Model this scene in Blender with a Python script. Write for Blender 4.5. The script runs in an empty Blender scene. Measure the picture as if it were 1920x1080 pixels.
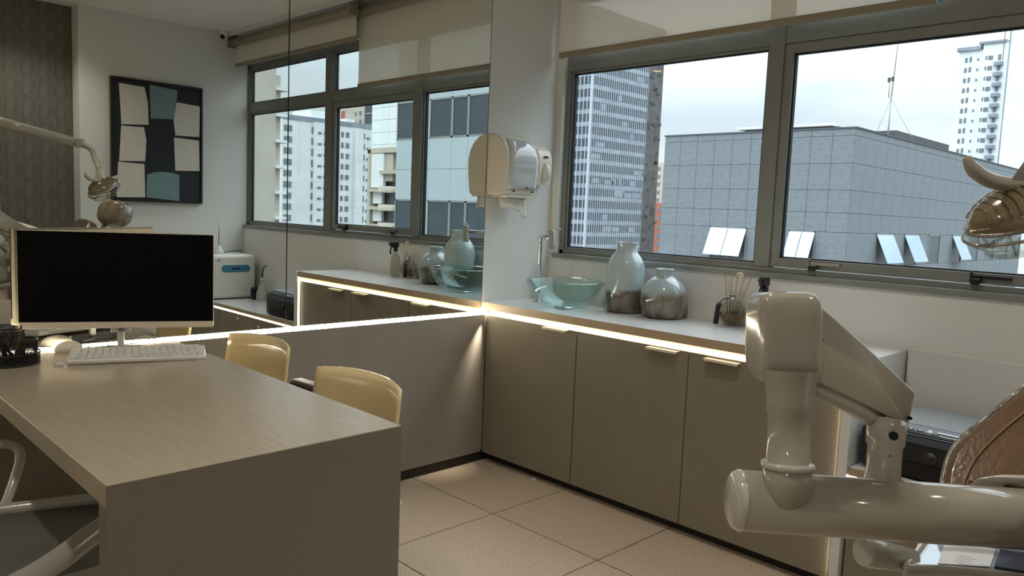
import bpy, bmesh, math, random
from mathutils import Vector, Matrix
R = math.radians
random.seed(7)
S = bpy.context.scene
COL = S.collection

# ------------------------------------------------------------------ camera
CAM = Vector((2.9273, -3.1653, 1.3142))
FW = Vector((-0.70552429, 0.70170281, -0.09924037))
RT = Vector((0.7017128, 0.71129473, 0.04073024)).normalized()
UP = Vector((-0.09916968, 0.04090206, 0.99422955)).normalized()
cd = bpy.data.cameras.new('camera')
co = bpy.data.objects.new('camera', cd)
COL.objects.link(co)
cd.sensor_width = 36.0
cd.lens = 1454.44 / 1920 * 36.0
cd.clip_start = 0.02
cd.clip_end = 2000
m3 = Matrix((RT, UP, -FW)).transposed()
co.matrix_world = Matrix.Translation(CAM) @ m3.to_4x4()
S.camera = co

# ------------------------------------------------------------------ view, world, sun, lamps
S.view_settings.view_transform = 'Standard'
S.view_settings.look = 'None'
S.view_settings.gamma = 1.0
S.view_settings.use_curve_mapping = False
S.view_settings.exposure = 0.85
S.cycles.max_bounces = 10
S.cycles.transparent_max_bounces = 16
S.cycles.caustics_reflective = False
S.cycles.caustics_refractive = False
S.cycles.sample_clamp_indirect = 4.0

def lin(c):
    return tuple(((x / 255) / 12.92 if x / 255 <= .04045 else ((x / 255 + .055) / 1.055) ** 2.4) for x in c)

SKY_LOW, SKY_TOP, SUN_E, LAMP_W, FAN_W = 0.74, 4.2, 0.4, 21.0, 0.10
W = bpy.data.worlds.new('overcast_sky')
S.world = W
W.use_nodes = True
nt = W.node_tree
nt.nodes.clear()
wo = nt.nodes.new('ShaderNodeOutputWorld')
bg = nt.nodes.new('ShaderNodeBackground')
tc = nt.nodes.new('ShaderNodeTexCoord')
mp = nt.nodes.new('ShaderNodeMapping')
mp.inputs['Scale'].default_value = (1.2, 1.2, 4.5)
nz = nt.nodes.new('ShaderNodeTexNoise')
nz.inputs['Scale'].default_value = 2.2
nz.inputs['Detail'].default_value = 5
nz.inputs['Roughness'].default_value = .5
cr = nt.nodes.new('ShaderNodeValToRGB')
cr.color_ramp.elements[0].position = .38
cr.color_ramp.elements[0].color = (*lin((206, 220, 231)), 1)
cr.color_ramp.elements[1].position = .62
cr.color_ramp.elements[1].color = (*lin((232, 240, 243)), 1)
nt.links.new(tc.outputs['Generated'], mp.inputs['Vector'])
nt.links.new(mp.outputs['Vector'], nz.inputs['Vector'])
nt.links.new(nz.outputs['Fac'], cr.inputs['Fac'])
nt.links.new(cr.outputs['Color'], bg.inputs['Color'])
# standard overcast luminance: the sky grows steadily brighter towards the zenith
sx = nt.nodes.new('ShaderNodeSeparateXYZ'); rg = nt.nodes.new('ShaderNodeMapRange')
rg.inputs['From Min'].default_value = .12; rg.inputs['From Max'].default_value = 1.0
rg.inputs['To Min'].default_value = SKY_LOW; rg.inputs['To Max'].default_value = SKY_TOP
nt.links.new(tc.outputs['Generated'], sx.inputs[0]); nt.links.new(sx.outputs['Z'], rg.inputs['Value'])
nt.links.new(rg.outputs['Result'], bg.inputs['Strength'])
nt.links.new(bg.outputs['Background'], wo.inputs['Surface'])

sl = bpy.data.lights.new('veiled_sun', 'SUN')
sl.energy = SUN_E
sl.angle = R(50)
sl.color = (1, .97, .93)
so = bpy.data.objects.new('veiled_sun', sl)
COL.objects.link(so)
so.rotation_euler = (R(48), 0, R(12))       # light comes from behind the building, high

# ------------------------------------------------------------------ mesh helpers
class MB:
    def __init__(s):
        s.v = []; s.f = []; s.sm = []
    def add(s, vs, fs, smooth=False):
        o = len(s.v)
        s.v += [Vector(p) for p in vs]
        for f in fs:
            s.f.append([i + o for i in f]); s.sm.append(smooth)
        return s
    def box(s, x0, x1, y0, y1, z0, z1):
        vs = [(x, y, z) for z in (z0, z1) for y in (y0, y1) for x in (x0, x1)]
        return s.add(vs, [(0, 2, 3, 1), (4, 5, 7, 6), (0, 1, 5, 4), (2, 6, 7, 3), (0, 4, 6, 2), (1, 3, 7, 5)])
    def obox(s, c, U, V, N, hu, hv, hn):
        c, U, V, N = map(Vector, (c, U, V, N))
        vs = [c + U * hu * a + V * hv * b + N * hn * d for d in (-1, 1) for b in (-1, 1) for a in (-1, 1)]
        return s.add(vs, [(0, 2, 3, 1), (4, 5, 7, 6), (0, 1, 5, 4), (2, 6, 7, 3), (0, 4, 6, 2), (1, 3, 7, 5)])
    def tube(s, path, r, n=16, caps=True, sx=1.0):
        P = [Vector(p) for p in path]
        rs = r if isinstance(r, (list, tuple)) else [r] * len(P)
        vs = []; fs = []
        u = None
        for i, p in enumerate(P):
            t = (P[min(i + 1, len(P) - 1)] - P[max(i - 1, 0)]).normalized()
            if u is None:
                u = t.orthogonal().normalized()
            else:
                u = (u - t * u.dot(t)).normalized()
            w = t.cross(u)
            for k in range(n):
                a = 2 * math.pi * k / n
                vs.append(p + (u * math.cos(a) + w * math.sin(a) * sx) * rs[i])
        for i in range(len(P) - 1):
            for k in range(n):
                a, b = i * n + k, i * n + (k + 1) % n
                fs.append((a, b, b + n, a + n))
        s.add(vs, fs, True)
        if caps:
            o = len(s.v) - len(vs)
            s.f.append([o + k for k in range(n)][::-1]); s.sm.append(False)
            s.f.append([o + (len(P) - 1) * n + k for k in range(n)]); s.sm.append(False)
        return s
    def cyl(s, a, b, r0, r1=None, n=20, caps=True):
        return s.tube([a, b], [r0, r0 if r1 is None else r1], n, caps)
    def lathe(s, c, prof, n=32, ax=None):
        c = Vector(c)
        Z = Vector(ax).normalized() if ax else Vector((0, 0, 1))
        X = Z.orthogonal().normalized() if ax else Vector((1, 0, 0))
        Y = Z.cross(X)
        vs = []; fs = []
        for r, z in prof:
            for k in range(n):
                a = 2 * math.pi * k / n
                vs.append(c + X * r * math.cos(a) + Y * r * math.sin(a) + Z * z)
        for i in range(len(prof) - 1):
            for k in range(n):
                a, b = i * n + k, i * n + (k + 1) % n
                fs.append((a, b, b + n, a + n))
        return s.add(vs, fs, True)
    def ell(s, c, rx, ry, rz, X=(1, 0, 0), Y=(0, 1, 0), Z=(0, 0, 1), n=20, m=12, t0=-1.0, t1=1.0, p=1.0):
        c, X, Y, Z = map(Vector, (c, X, Y, Z))
        vs = []; fs = []
        def sp(q):
            return math.copysign(abs(q) ** p, q)
        for i in range(m + 1):
            th = math.asin(max(-1, min(1, t0 + 0))) * 1.0
            a0, a1 = math.asin(t0), math.asin(t1)
            th = a0 + (a1 - a0) * i / m
            for k in range(n):
                a = 2 * math.pi * k / n
                vs.append(c + X * rx * sp(math.cos(th)) * sp(math.cos(a)) + Y * ry * sp(math.cos(th)) * sp(math.sin(a)) + Z * rz * sp(math.sin(th)))
        for i in range(m):
            for k in range(n):
                a, b = i * n + k, i * n + (k + 1) % n
                fs.append((a, b, b + n, a + n))
        return s.add(vs, fs, True)
    def prism(s, pts, off, smooth=False):
        P = [Vector(p) for p in pts]; off = Vector(off); n = len(P)
        vs = P + [p + off for p in P]
        fs = [list(range(n))[::-1], [n + i for i in range(n)]]
        s.add(vs, fs)
        o = len(s.v) - 2 * n
        for i in range(n):
            j = (i + 1) % n
            s.f.append([o + i, o + j, o + n + j, o + n + i]); s.sm.append(smooth)
        return s
    def grid(s, fn, nu, nv, smooth=True):
        vs = [fn(i / nu, j / nv) for j in range(nv + 1) for i in range(nu + 1)]
        fs = [(j * (nu + 1) + i, j * (nu + 1) + i + 1, (j + 1) * (nu + 1) + i + 1, (j + 1) * (nu + 1) + i) for j in range(nv) for i in range(nu)]
        return s.add(vs, fs, smooth)

def smooth(P, it=3):
    P = [Vector(p) for p in P]
    for _ in range(it):
        Q = [P[0]]
        for a, b in zip(P, P[1:]):
            Q += [a * .75 + b * .25, a * .25 + b * .75]
        Q.append(P[-1]); P = Q
    return P
ORI = {}                                     # world place of every Empty (none is turned while parts are added)
def tag(o, label=None, cat=None, group=None, kind=None):
    if label: o['label'] = label
    if cat: o['category'] = cat
    if group: o['group'] = group
    if kind: o['kind'] = kind
    return o

def thing(name, loc, label, cat, group=None):
    o = bpy.data.objects.new(name, None)
    o.empty_display_size = .05
    COL.objects.link(o)
    o.location = loc
    ORI[o.name] = Vector(loc)
    return tag(o, label, cat, group)

def put(name, mb, mat, parent=None, bevel=0, seg=2, solid=0, sub=0, label=None, cat=None, group=None, kind=None, recalc=True, flat=False):
    me = bpy.data.meshes.new(name)
    off = ORI.get(parent.name, Vector()) if parent else Vector()
    me.from_pydata([tuple(v - off) for v in mb.v], [], mb.f)
    if recalc:
        b = bmesh.new(); b.from_mesh(me)
        bmesh.ops.recalc_face_normals(b, faces=b.faces)
        b.to_mesh(me); b.free()
    if any(mb.sm) and not flat:
        me.polygons.foreach_set('use_smooth', mb.sm[:len(me.polygons)])
    me.materials.append(mat)
    me.update()
    o = bpy.data.objects.new(name, me)
    COL.objects.link(o)
    if parent:
        o.parent = parent
        ORI[o.name] = off
    if solid:
        md = o.modifiers.new('solid', 'SOLIDIFY'); md.thickness = solid; md.offset = 0
    if bevel:
        md = o.modifiers.new('bevel', 'BEVEL'); md.width = bevel; md.segments = seg; md.limit_method = 'ANGLE'; md.angle_limit = R(40)
        md.harden_normals = False
        for p in me.polygons: p.use_smooth = True
        mw = o.modifiers.new('wn', 'WEIGHTED_NORMAL')
    if sub:
        md = o.modifiers.new('sub', 'SUBSURF'); md.levels = sub; md.render_levels = sub
    return tag(o, label, cat, group, kind)

def struct(name, mb, mat, **k):
    return put(name, mb, mat, kind='structure', **k)

def text_part(name, body, size, loc, U, V, mat, parent, ext=.0006):
    cu = bpy.data.curves.new(name, 'FONT'); cu.body = body; cu.size = size; cu.extrude = ext
    cu.align_x = 'CENTER'; cu.align_y = 'CENTER'
    tmp = bpy.data.objects.new('tmp', cu); COL.objects.link(tmp)
    dg = bpy.context.evaluated_depsgraph_get(); dg.update()
    me = bpy.data.meshes.new_from_object(tmp.evaluated_get(dg))
    bpy.data.objects.remove(tmp)
    U, V = Vector(U).normalized(), Vector(V).normalized()
    off = ORI.get(parent.name, Vector()) if parent else Vector()
    M = Matrix.Translation(Vector(loc) - off) @ Matrix((U, V, U.cross(V))).transposed().to_4x4()
    me.transform(M); me.materials.clear(); me.materials.append(mat)
    o = bpy.data.objects.new(name, me); COL.objects.link(o)
    if parent: o.parent = parent
    return o

def copy_tree(o, parent=None):
    c = o.copy(); COL.objects.link(c); c.parent = parent
    for ch in list(o.children): copy_tree(ch, c)
    return c

# ------------------------------------------------------------------ materials
def mat(name, rgb, rough=.5, metal=0., rgb2=None, nscale=20, ndet=4, bump=0., bscale=None, spec=.5, coat=0., stretch=None, trans=0., ior=1.45, lo=.35, hi=.65, alpha=1.):
    m = bpy.data.materials.new(name); m.use_nodes = True
    nt = m.node_tree; b = nt.nodes['Principled BSDF']
    b.inputs['Base Color'].default_value = (*lin(rgb), 1)
    b.inputs['Roughness'].default_value = rough
    b.inputs['Metallic'].default_value = metal
    b.inputs['Specular IOR Level'].default_value = spec
    b.inputs['Coat Weight'].default_value = coat
    b.inputs['Coat Roughness'].default_value = .05
    b.inputs['Transmission Weight'].default_value = trans
    b.inputs['IOR'].default_value = ior
    b.inputs['Alpha'].default_value = alpha
    if rgb2 or bump:
        tc = nt.nodes.new('ShaderNodeTexCoord'); mp = nt.nodes.new('ShaderNodeMapping')
        nt.links.new(tc.outputs['Object'], mp.inputs['Vector'])
        if stretch: mp.inputs['Scale'].default_value = stretch
    if rgb2:
        n = nt.nodes.new('ShaderNodeTexNoise'); n.inputs['Scale'].default_value = nscale; n.inputs['Detail'].default_value = ndet
        n.inputs['Roughness'].default_value = .6
        r = nt.nodes.new('ShaderNodeValToRGB')
        r.color_ramp.elements[0].position = lo; r.color_ramp.elements[1].position = hi
        r.color_ramp.elements[0].color = (*lin(rgb2), 1); r.color_ramp.elements[1].color = (*lin(rgb), 1)
        nt.links.new(mp.outputs['Vector'], n.inputs['Vector']); nt.links.new(n.outputs['Fac'], r.inputs['Fac'])
        nt.links.new(r.outputs['Color'], b.inputs['Base Color'])
    if bump:
        n2 = nt.nodes.new('ShaderNodeTexNoise'); n2.inputs['Scale'].default_value = bscale or nscale; n2.inputs['Detail'].default_value = 3
        bp = nt.nodes.new('ShaderNodeBump'); bp.inputs['Strength'].default_value = bump; bp.inputs['Distance'].default_value = .01
        nt.links.new(mp.outputs['Vector'], n2.inputs['Vector']); nt.links.new(n2.outputs['Fac'], bp.inputs['Height'])
        nt.links.new(bp.outputs['Normal'], b.inputs['Normal'])
    return m

def emis(name, rgb, st):
    m = bpy.data.materials.new(name); m.use_nodes = True; nt = m.node_tree
    b = nt.nodes['Principled BSDF']
    b.inputs['Base Color'].default_value = (*lin(rgb), 1)
    b.inputs['Emission Color'].default_value = (*lin(rgb), 1); b.inputs['Emission Strength'].default_value = st
    return m

def glass_sheet(name, tint=(250, 252, 252), spec=1.0):
    m = bpy.data.materials.new(name); m.use_nodes = True; nt = m.node_tree; nt.nodes.clear()
    o = nt.nodes.new('ShaderNodeOutputMaterial'); mx = nt.nodes.new('ShaderNodeMixShader')
    t = nt.nodes.new('ShaderNodeBsdfTransparent'); g = nt.nodes.new('ShaderNodeBsdfGlossy'); fr = nt.nodes.new('ShaderNodeFresnel')
    t.inputs['Color'].default_value = (*lin(tint), 1); g.inputs['Roughness'].default_value = 0.0
    ge = nt.nodes.new('ShaderNodeNewGeometry'); mi = nt.nodes.new('ShaderNodeMapRange')   # a thin sheet: same sheen from either side
    mi.inputs['To Min'].default_value = 1.45; mi.inputs['To Max'].default_value = 1 / 1.45
    nt.links.new(ge.outputs['Backfacing'], mi.inputs['Value']); nt.links.new(mi.outputs['Result'], fr.inputs['IOR'])
    nt.links.new(fr.outputs['Fac'], mx.inputs['Fac']); nt.links.new(t.outputs['BSDF'], mx.inputs[1]); nt.links.new(g.outputs['BSDF'], mx.inputs[2])
    nt.links.new(mx.outputs['Shader'], o.inputs['Surface'])
    return m

def two_tone(name, top, bot, z, soft, extra, rough=.12):
    """glazed vase: pale glass above, streaked earth colours below a wavering line at height z (object metres)"""
    m = bpy.data.materials.new(name); m.use_nodes = True; nt = m.node_tree; b = nt.nodes['Principled BSDF']
    b.inputs['Roughness'].default_value = rough; b.inputs['Coat Weight'].default_value = .6; b.inputs['Coat Roughness'].default_value = .03
    tc = nt.nodes.new('ShaderNodeTexCoord'); sp = nt.nodes.new('ShaderNodeSeparateXYZ')
    nt.links.new(tc.outputs['Object'], sp.inputs[0])
    n = nt.nodes.new('ShaderNodeTexNoise'); n.inputs['Scale'].default_value = 14; n.inputs['Detail'].default_value = 4
    nt.links.new(tc.outputs['Object'], n.inputs['Vector'])
    ad = nt.nodes.new('ShaderNodeMath'); ad.operation = 'MULTIPLY_ADD'; ad.inputs[1].default_value = .09
    nt.links.new(n.outputs['Fac'], ad.inputs[0]); nt.links.new(sp.outputs['Z'], ad.inputs[2])
    mr = nt.nodes.new('ShaderNodeMapRange'); mr.inputs['From Min'].default_value = z + .045 - soft; mr.inputs['From Max'].default_value = z + .045 + soft
    nt.links.new(ad.outputs[0], mr.inputs['Value'])
    mp = nt.nodes.new('ShaderNodeMapping'); mp.inputs['Scale'].default_value = (9, 9, 3)
    nt.links.new(tc.outputs['Object'], mp.inputs['Vector'])
    n2 = nt.nodes.new('ShaderNodeTexNoise'); n2.inputs['Scale'].default_value = 2.2; n2.inputs['Detail'].default_value = 6
    nt.links.new(mp.outputs['Vector'], n2.inputs['Vector'])
    r = nt.nodes.new('ShaderNodeValToRGB'); r.color_ramp.elements[0].position = .35; r.color_ramp.elements[1].position = .65
    r.color_ramp.elements[0].color = (*lin(bot), 1); r.color_ramp.elements[1].color = (*lin(extra), 1)
    nt.links.new(n2.outputs['Fac'], r.inputs['Fac'])
    mx = nt.nodes.new('ShaderNodeMix'); mx.data_type = 'RGBA'
    nt.links.new(mr.outputs['Result'], mx.inputs['Factor']); nt.links.new(r.outputs['Color'], mx.inputs['A'])
    mx.inputs['B'].default_value = (*lin(top), 1)
    nt.links.new(mx.outputs['Result'], b.inputs['Base Color'])
    return m

def blind_fabric():
    m = bpy.data.materials.new('roller_blind_fabric'); m.use_nodes = True; nt = m.node_tree; nt.nodes.clear()
    o = nt.nodes.new('ShaderNodeOutputMaterial')
    d = nt.nodes.new('ShaderNodeBsdfDiffuse'); t = nt.nodes.new('ShaderNodeBsdfTranslucent'); x = nt.nodes.new('ShaderNodeBsdfTransparent')
    d.inputs['Color'].default_value = (*lin((238, 235, 226)), 1); t.inputs['Color'].default_value = (*lin((196, 190, 172)), 1)
    a = nt.nodes.new('ShaderNodeMixShader'); a.inputs[0].default_value = .10
    b = nt.nodes.new('ShaderNodeMixShader'); b.inputs[0].default_value = .075
    nt.links.new(d.outputs[0], a.inputs[1]); nt.links.new(t.outputs[0], a.inputs[2])
    nt.links.new(a.outputs[0], b.inputs[1]); nt.links.new(x.outputs[0], b.inputs[2]); nt.links.new(b.outputs[0], o.inputs['Surface'])
    return m

M = {}
M['wall'] = mat('wall_paint', (220, 220, 217), .75, bump=.03, bscale=90)
M['ceiling'] = mat('ceiling_paint', (238, 237, 234), .8, bump=.02, bscale=60)
M['laminate'] = mat('greige_laminate', (134, 127, 113), .42, rgb2=(130, 123, 109), nscale=6)
M['worktop'] = mat('worktop_white', (226, 228, 228), .20, rgb2=(220, 222, 222), nscale=4)
M['lip'] = mat('worktop_edge_shaded', (168, 150, 124), .4)  # white worktop's front; shade and warm light are put into this brown
M['plinth'] = mat('plinth_dark', (40, 38, 34), .5)
M['panel'] = mat('partition_panel', (146, 141, 134), .45, rgb2=(142, 137, 130), nscale=5)
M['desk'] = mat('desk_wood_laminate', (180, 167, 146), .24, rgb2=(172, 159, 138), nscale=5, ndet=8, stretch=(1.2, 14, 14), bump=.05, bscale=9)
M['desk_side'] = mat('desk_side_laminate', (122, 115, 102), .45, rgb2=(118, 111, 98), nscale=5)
M['tile'] = mat('floor_granite_tile', (206, 190, 170), .38, rgb2=(150, 134, 116), nscale=150, ndet=6, lo=.30, hi=.56, bump=.05, bscale=160)
M['grout'] = mat('grout', (70, 50, 36), .85)
M['steel'] = mat('window_aluminium', (134, 138, 136), .38, .2, rgb2=(128, 132, 130), nscale=9)
M['gasket'] = mat('gasket', (22, 24, 26), .6)
M['black'] = mat('black_plastic', (22, 22, 24), .35)
M['screen'] = mat('screen_glass', (5, 5, 8), .4, spec=.12)
M['bezel'] = mat('cream_bezel', (222, 210, 188), .4)
M['white'] = mat('white_plastic', (222, 222, 216), .3)
M['enamel'] = mat('dental_enamel', (166, 161, 148), .12, coat=.4)
M['enamel_w'] = mat('dental_white', (190, 187, 177), .18, coat=.4)
M['cream'] = mat('cream_chair_shell', (232, 212, 164), .18, coat=.3)
M['chrome'] = mat('chrome', (205, 208, 210), .08, 1.)
M['hole'] = mat('screw_black', (8, 8, 8), .5)
M['metal'] = mat('brushed_metal', (150, 148, 142), .3, .9)
M['handle'] = mat('cream_handle', (226, 214, 192), .35)
M['mirror'] = mat('mirror_silver', (222, 226, 222), 0.0, 1.)
M['glass'] = glass_sheet('window_glass')
M['clear'] = glass_sheet('clear_plastic', (226, 226, 220))
M['smoke'] = mat('amber_lamp_shell', (120, 106, 80), .14, .1, coat=.6)
M['bowl'] = glass_sheet('teal_glass', (238, 250, 249))
M['blind'] = blind_fabric()
M['rail'] = mat('blind_rail', (148, 138, 120), .5)
M['leather'] = mat('brown_leather', (116, 88, 64), .20, rgb2=(104, 78, 56), nscale=12, coat=.9, bump=.06, bscale=140)
M['seam'] = mat('leather_seam', (150, 120, 84), .3, coat=.5)
M['wrap'] = mat('silver_wrap', (186, 184, 178), .18, .5, rgb2=(120, 112, 102), nscale=22, bump=.6, bscale=30)
M['grey_lid'] = mat('grey_printer_lid', (150, 157, 162), .4)
M['printer'] = mat('printer_body', (34, 36, 42), .3)
M['printer_pan'] = mat('printer_panel', (24, 34, 50), .2)
M['blue'] = mat('blue_label', (66, 124, 160), .35)
M['art_dark'] = mat('art_navy', (24, 32, 42), .6, rgb2=(30, 28, 26), nscale=2)
M['art_cream'] = mat('art_cream', (216, 211, 200), .8, rgb2=(209, 204, 193), nscale=14)
M['art_teal'] = mat('art_teal', (116, 142, 146), .8)
M['art_frame'] = mat('art_frame', (28, 24, 20), .35)
M['plank'] = mat('grey_chevron_wood', (112, 111, 104), .6, rgb2=(88, 86, 80), nscale=6, stretch=(6, 6, 1.2), bump=.2, bscale=12)
M['plank2'] = mat('grey_chevron_wood_dark', (110, 107, 99), .6, rgb2=(92, 89, 82), nscale=6, stretch=(6, 6, 1.2), bump=.2, bscale=12)
M['mesh'] = None
M['led'] = emis('led_strip', (255, 238, 206), 3.2)
M['led2'] = emis('partition_led_strip', (255, 240, 212), 26.0)
M['led_soft'] = mat('led_channel', (240, 222, 196), .5)
M['lamp'] = emis('downlight_glow', (255, 206, 130), 22.)
M['paper'] = mat('paper', (232, 236, 240), .7)
M['ink'] = mat('ink', (150, 158, 176), .7)
M['reed'] = mat('reed', (176, 140, 92), .7)
M['flower'] = mat('dried_flower', (228, 220, 200), .8)
M['amber'] = mat('amber_oil_glass', (206, 182, 140), .04, trans=.85)
M['towel'] = mat('paper_towel', (226, 224, 214), .85)
M['disp'] = mat('dispenser_shell', (226, 221, 208), .25)
M['disp_f'] = mat('dispenser_cover', (196, 200, 203), .06, coat=.8)
M['vaseA'] = two_tone('tall_vase_glaze', (176, 192, 198), (78, 70, 58), .105, .010, (118, 110, 96))
M['vaseB'] = two_tone('round_vase_glaze', (164, 180, 186), (70, 68, 66), .115, .018, (136, 128, 112))
# city
M['granite'] = mat('granite_cladding', (118, 125, 130), .6, rgb2=(100, 108, 114), nscale=6, ndet=8)
M['joint'] = mat('panel_joint', (82, 88, 93), .9)
M['dglass'] = mat('facade_dark_glass', (62, 72, 80), .25, spec=.35)
M['skyglass'] = mat('open_sash_glass', (168, 190, 208), .03, .9)
M['fin'] = mat('facade_fin', (170, 178, 186), .6)
M['band'] = mat('facade_spandrel', (138, 148, 158), .6, rgb2=(112, 122, 134), nscale=.25)
M['tdark'] = mat('tower_service_side', (92, 90, 90), .8, rgb2=(70, 70, 72), nscale=.6)
M['apt'] = mat('white_render', (218, 222, 224), .8, rgb2=(204, 209, 212), nscale=.12)
M['beige'] = mat('beige_render', (180, 174, 162), .8, rgb2=(172, 166, 154), nscale=.3)
M['brick'] = mat('red_render', (158, 98, 82), .85)
M['clad'] = mat('white_cladding', (160, 172, 178), .45)
M['cladw'] = mat('bright_cladding', (214, 222, 224), .5)
M['awin'] = mat('apartment_window', (108, 116, 124), .3)
M['asphalt'] = mat('city_ground', (96, 96, 94), .9)
M['roofdark'] = mat('dark_roof', (72, 74, 76), .8)

def mesh_fabric():
    m = bpy.data.materials.new('grey_mesh_fabric'); m.use_nodes = True; nt = m.node_tree; b = nt.nodes['Principled BSDF']
    b.inputs['Roughness'].default_value = .8
    tc = nt.nodes.new('ShaderNodeTexCoord'); w = nt.nodes.new('ShaderNodeTexWave'); w.inputs['Scale'].default_value = 90
    w2 = nt.nodes.new('ShaderNodeTexWave'); w2.inputs['Scale'].default_value = 90; w2.bands_direction = 'Y'
    mx = nt.nodes.new('ShaderNodeMath'); mx.operation = 'MULTIPLY'
    nt.links.new(tc.outputs['Object'], w.inputs['Vector']); nt.links.new(tc.outputs['Object'], w2.inputs['Vector'])
    nt.links.new(w.outputs['Fac'], mx.inputs[0]); nt.links.new(w2.outputs['Fac'], mx.inputs[1])
    r = nt.nodes.new('ShaderNodeValToRGB'); r.color_ramp.elements[0].color = (*lin((70, 70, 68)), 1); r.color_ramp.elements[1].color = (*lin((150, 150, 142)), 1)
    nt.links.new(mx.outputs[0], r.inputs['Fac']); nt.links.new(r.outputs['Color'], b.inputs['Base Color'])
    return m
M['mesh'] = mesh_fabric()

# ------------------------------------------------------------------ room shell
XW, YB, ZC = 3.72, -5.0, 2.735
YW = .03
fl = struct('floor', MB().box(-.1, 4.2, YB - .1, .11, -.15, -.012), M['grout'])
T = .5832
tm = MB().box(0, T - .0065, 0, T - .0065, -.012, 0)
first = None
for i in range(7):
    for j in range(10):
        x0 = .5875 - T + i * T; y0 = -.894 + 2 * T - (j + 1) * T
        if y0 > 0: continue
        if first is None:
            first = put('floor_tile', tm, M['tile'], fl); o = first
        else:
            o = first.copy(); COL.objects.link(o)
        o.location = (x0 + .002, y0, 0)
struct('ceiling', MB().box(-.2, 4.2, YB - .1, .113, ZC, ZC + .2), M['ceiling'])
# mirror-side wall, window wall, picture wall, wall behind the camera
struct('wall_left', MB().box(-.2, -.006, YB - .1, .112, -.1, ZC + .05), M['wall'])
struct('wall_window', MB().box(-.2, 4.2, YW, .114, -.1, 1.078).box(-.2, .045, YW, .114, 1.078, ZC + .05)
       .box(XW + .005, 4.2, YW, .114, 1.078, ZC + .05).box(.045, XW + .005, YW, .114, 2.50, ZC + .05), M['wall'])
struct('wall_right', MB().box(XW, 4.1, -1.30, .05, -.1, ZC + .05).box(3.90, 4.1, YB, -1.30, -.1, ZC + .05), M['wall'])
struct('wall_back', MB().box(-.2, 4.2, YB - .15, YB, -.1, ZC + .05), M['wall'])
# low upstand panel along the window wall
struct('trim_1', MB().box(1.912, XW, .012, YW, .475, .848), M['wall'], bevel=.003)

# chevron planks on the recessed part of the right wall
plank_root = bpy.data.objects['wall_right']
PW, PH, SK = .112, .155, .085
def plank_mesh(sgn):
    a = .0006
    y0, y1 = a, PW - a
    z = lambda y: sgn * SK * (y / PW - .5)
    pts = [(0, y0, z(y0) + a), (0, y1, z(y1) + a), (0, y1, z(y1) + PH - a), (0, y0, z(y0) + PH - a)]
    return MB().prism(pts, (.02, 0, 0))
pm = {}
for i in range(12):
    for j in range(19):
        k = i % 2
        key = (k, (i * 7 + j * 3) % 3 == 0)
        if key not in pm:
            pm[key] = put('plank', plank_mesh(1 if k else -1), M['plank2'] if key[1] else M['plank'], plank_root, bevel=0)
            o = pm[key]
        else:
            o = pm[key].copy(); COL.objects.link(o)
        o.location = (3.878 - .001 * random.random(), -1.305 - (i + 1) * PW, -.17 + j * PH)

# mirror panes
mr = thing('wall_mirror', (-.003, -1.5, .78), 'large frameless wall mirror above the grey partition, split by one thin vertical seam', 'mirror')
for a, b in ((-1.571, -.474), (-3.30, -1.576), (-4.95, -3.305)):
    put('mirror_pane', MB().box(-.006, 0, a, b, .792, ZC - .002), M['mirror'], mr)
put('mirror_edge', MB().box(-.006, -.0005, -.474, -.470, .792, ZC - .002), M['gasket'], mr)
put('mirror_seam', MB().box(-.006, -.001, -1.576, -1.571, .792, ZC - .002), M['gasket'], mr)
struct('trim_2', MB().box(-.006, 0, -.470, YW, -.1, ZC), M['wall'])

# partition below the mirror with its light strip
pt = thing('partition_panel', (0.01, -2, 0), 'smooth grey partition panel under the wall mirror, topped by a glowing light line', 'panel')
put('panel', MB().box(-.006, .02, -4.95, -.462, .05, .776), M['panel'], pt)
put('light_strip', MB().box(.0, .0185, -4.95, -.462, .776, .788), M['led2'], pt, label='glowing warm white light strip')
struct('baseboard_left', MB().box(-.006, .012, -4.95, -.40, -.01, .05), M['plinth'])

# ------------------------------------------------------------------ worktop and tall cabinets
X1 = 1.905
wt = thing('worktop', (1, -.2, .8), 'long pale worktop with waterfall end carrying the glass basin and vases', 'worktop')
put('top', MB().box(0.0, X1 - .033, -.462, YW, .803, .840), M['worktop'], wt, bevel=.0015)
put('front_edge', MB().box(0.0, X1 - .033, -.4645, -.4621, .803, .8396), M['lip'], wt)
put('end_panel', MB().box(X1 - .033, X1, -.478, YW - .004, 0.0, .8395), M['worktop'], wt, bevel=.0015)
put('light_channel', MB().box(0.022, X1 - .022, -.435, -.425, .776, .803).box(X1 - .048, X1 - .033, -.419, -.410, .06, .803), M['led_soft'], wt)
put('light_strip', MB().box(0.022, X1 - .040, -.452, -.436, .775, .783), M['led'], wt, label='glowing warm strip between worktop and doors')
put('vertical_light_strip', MB().box(X1 - .0342, X1 - .0330, -.468, -.454, .06, .80), M['led'], wt, label='glowing vertical strip beside the end panel')
def cab_handle(x0, x1, z, par):
    return put('handle', MB().box(x0, x1, -.482, -.453, z, z + .003).box(x0, x1, -.484, -.4795, z - .007, z + .003), M['handle'], par, bevel=.001)
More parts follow.
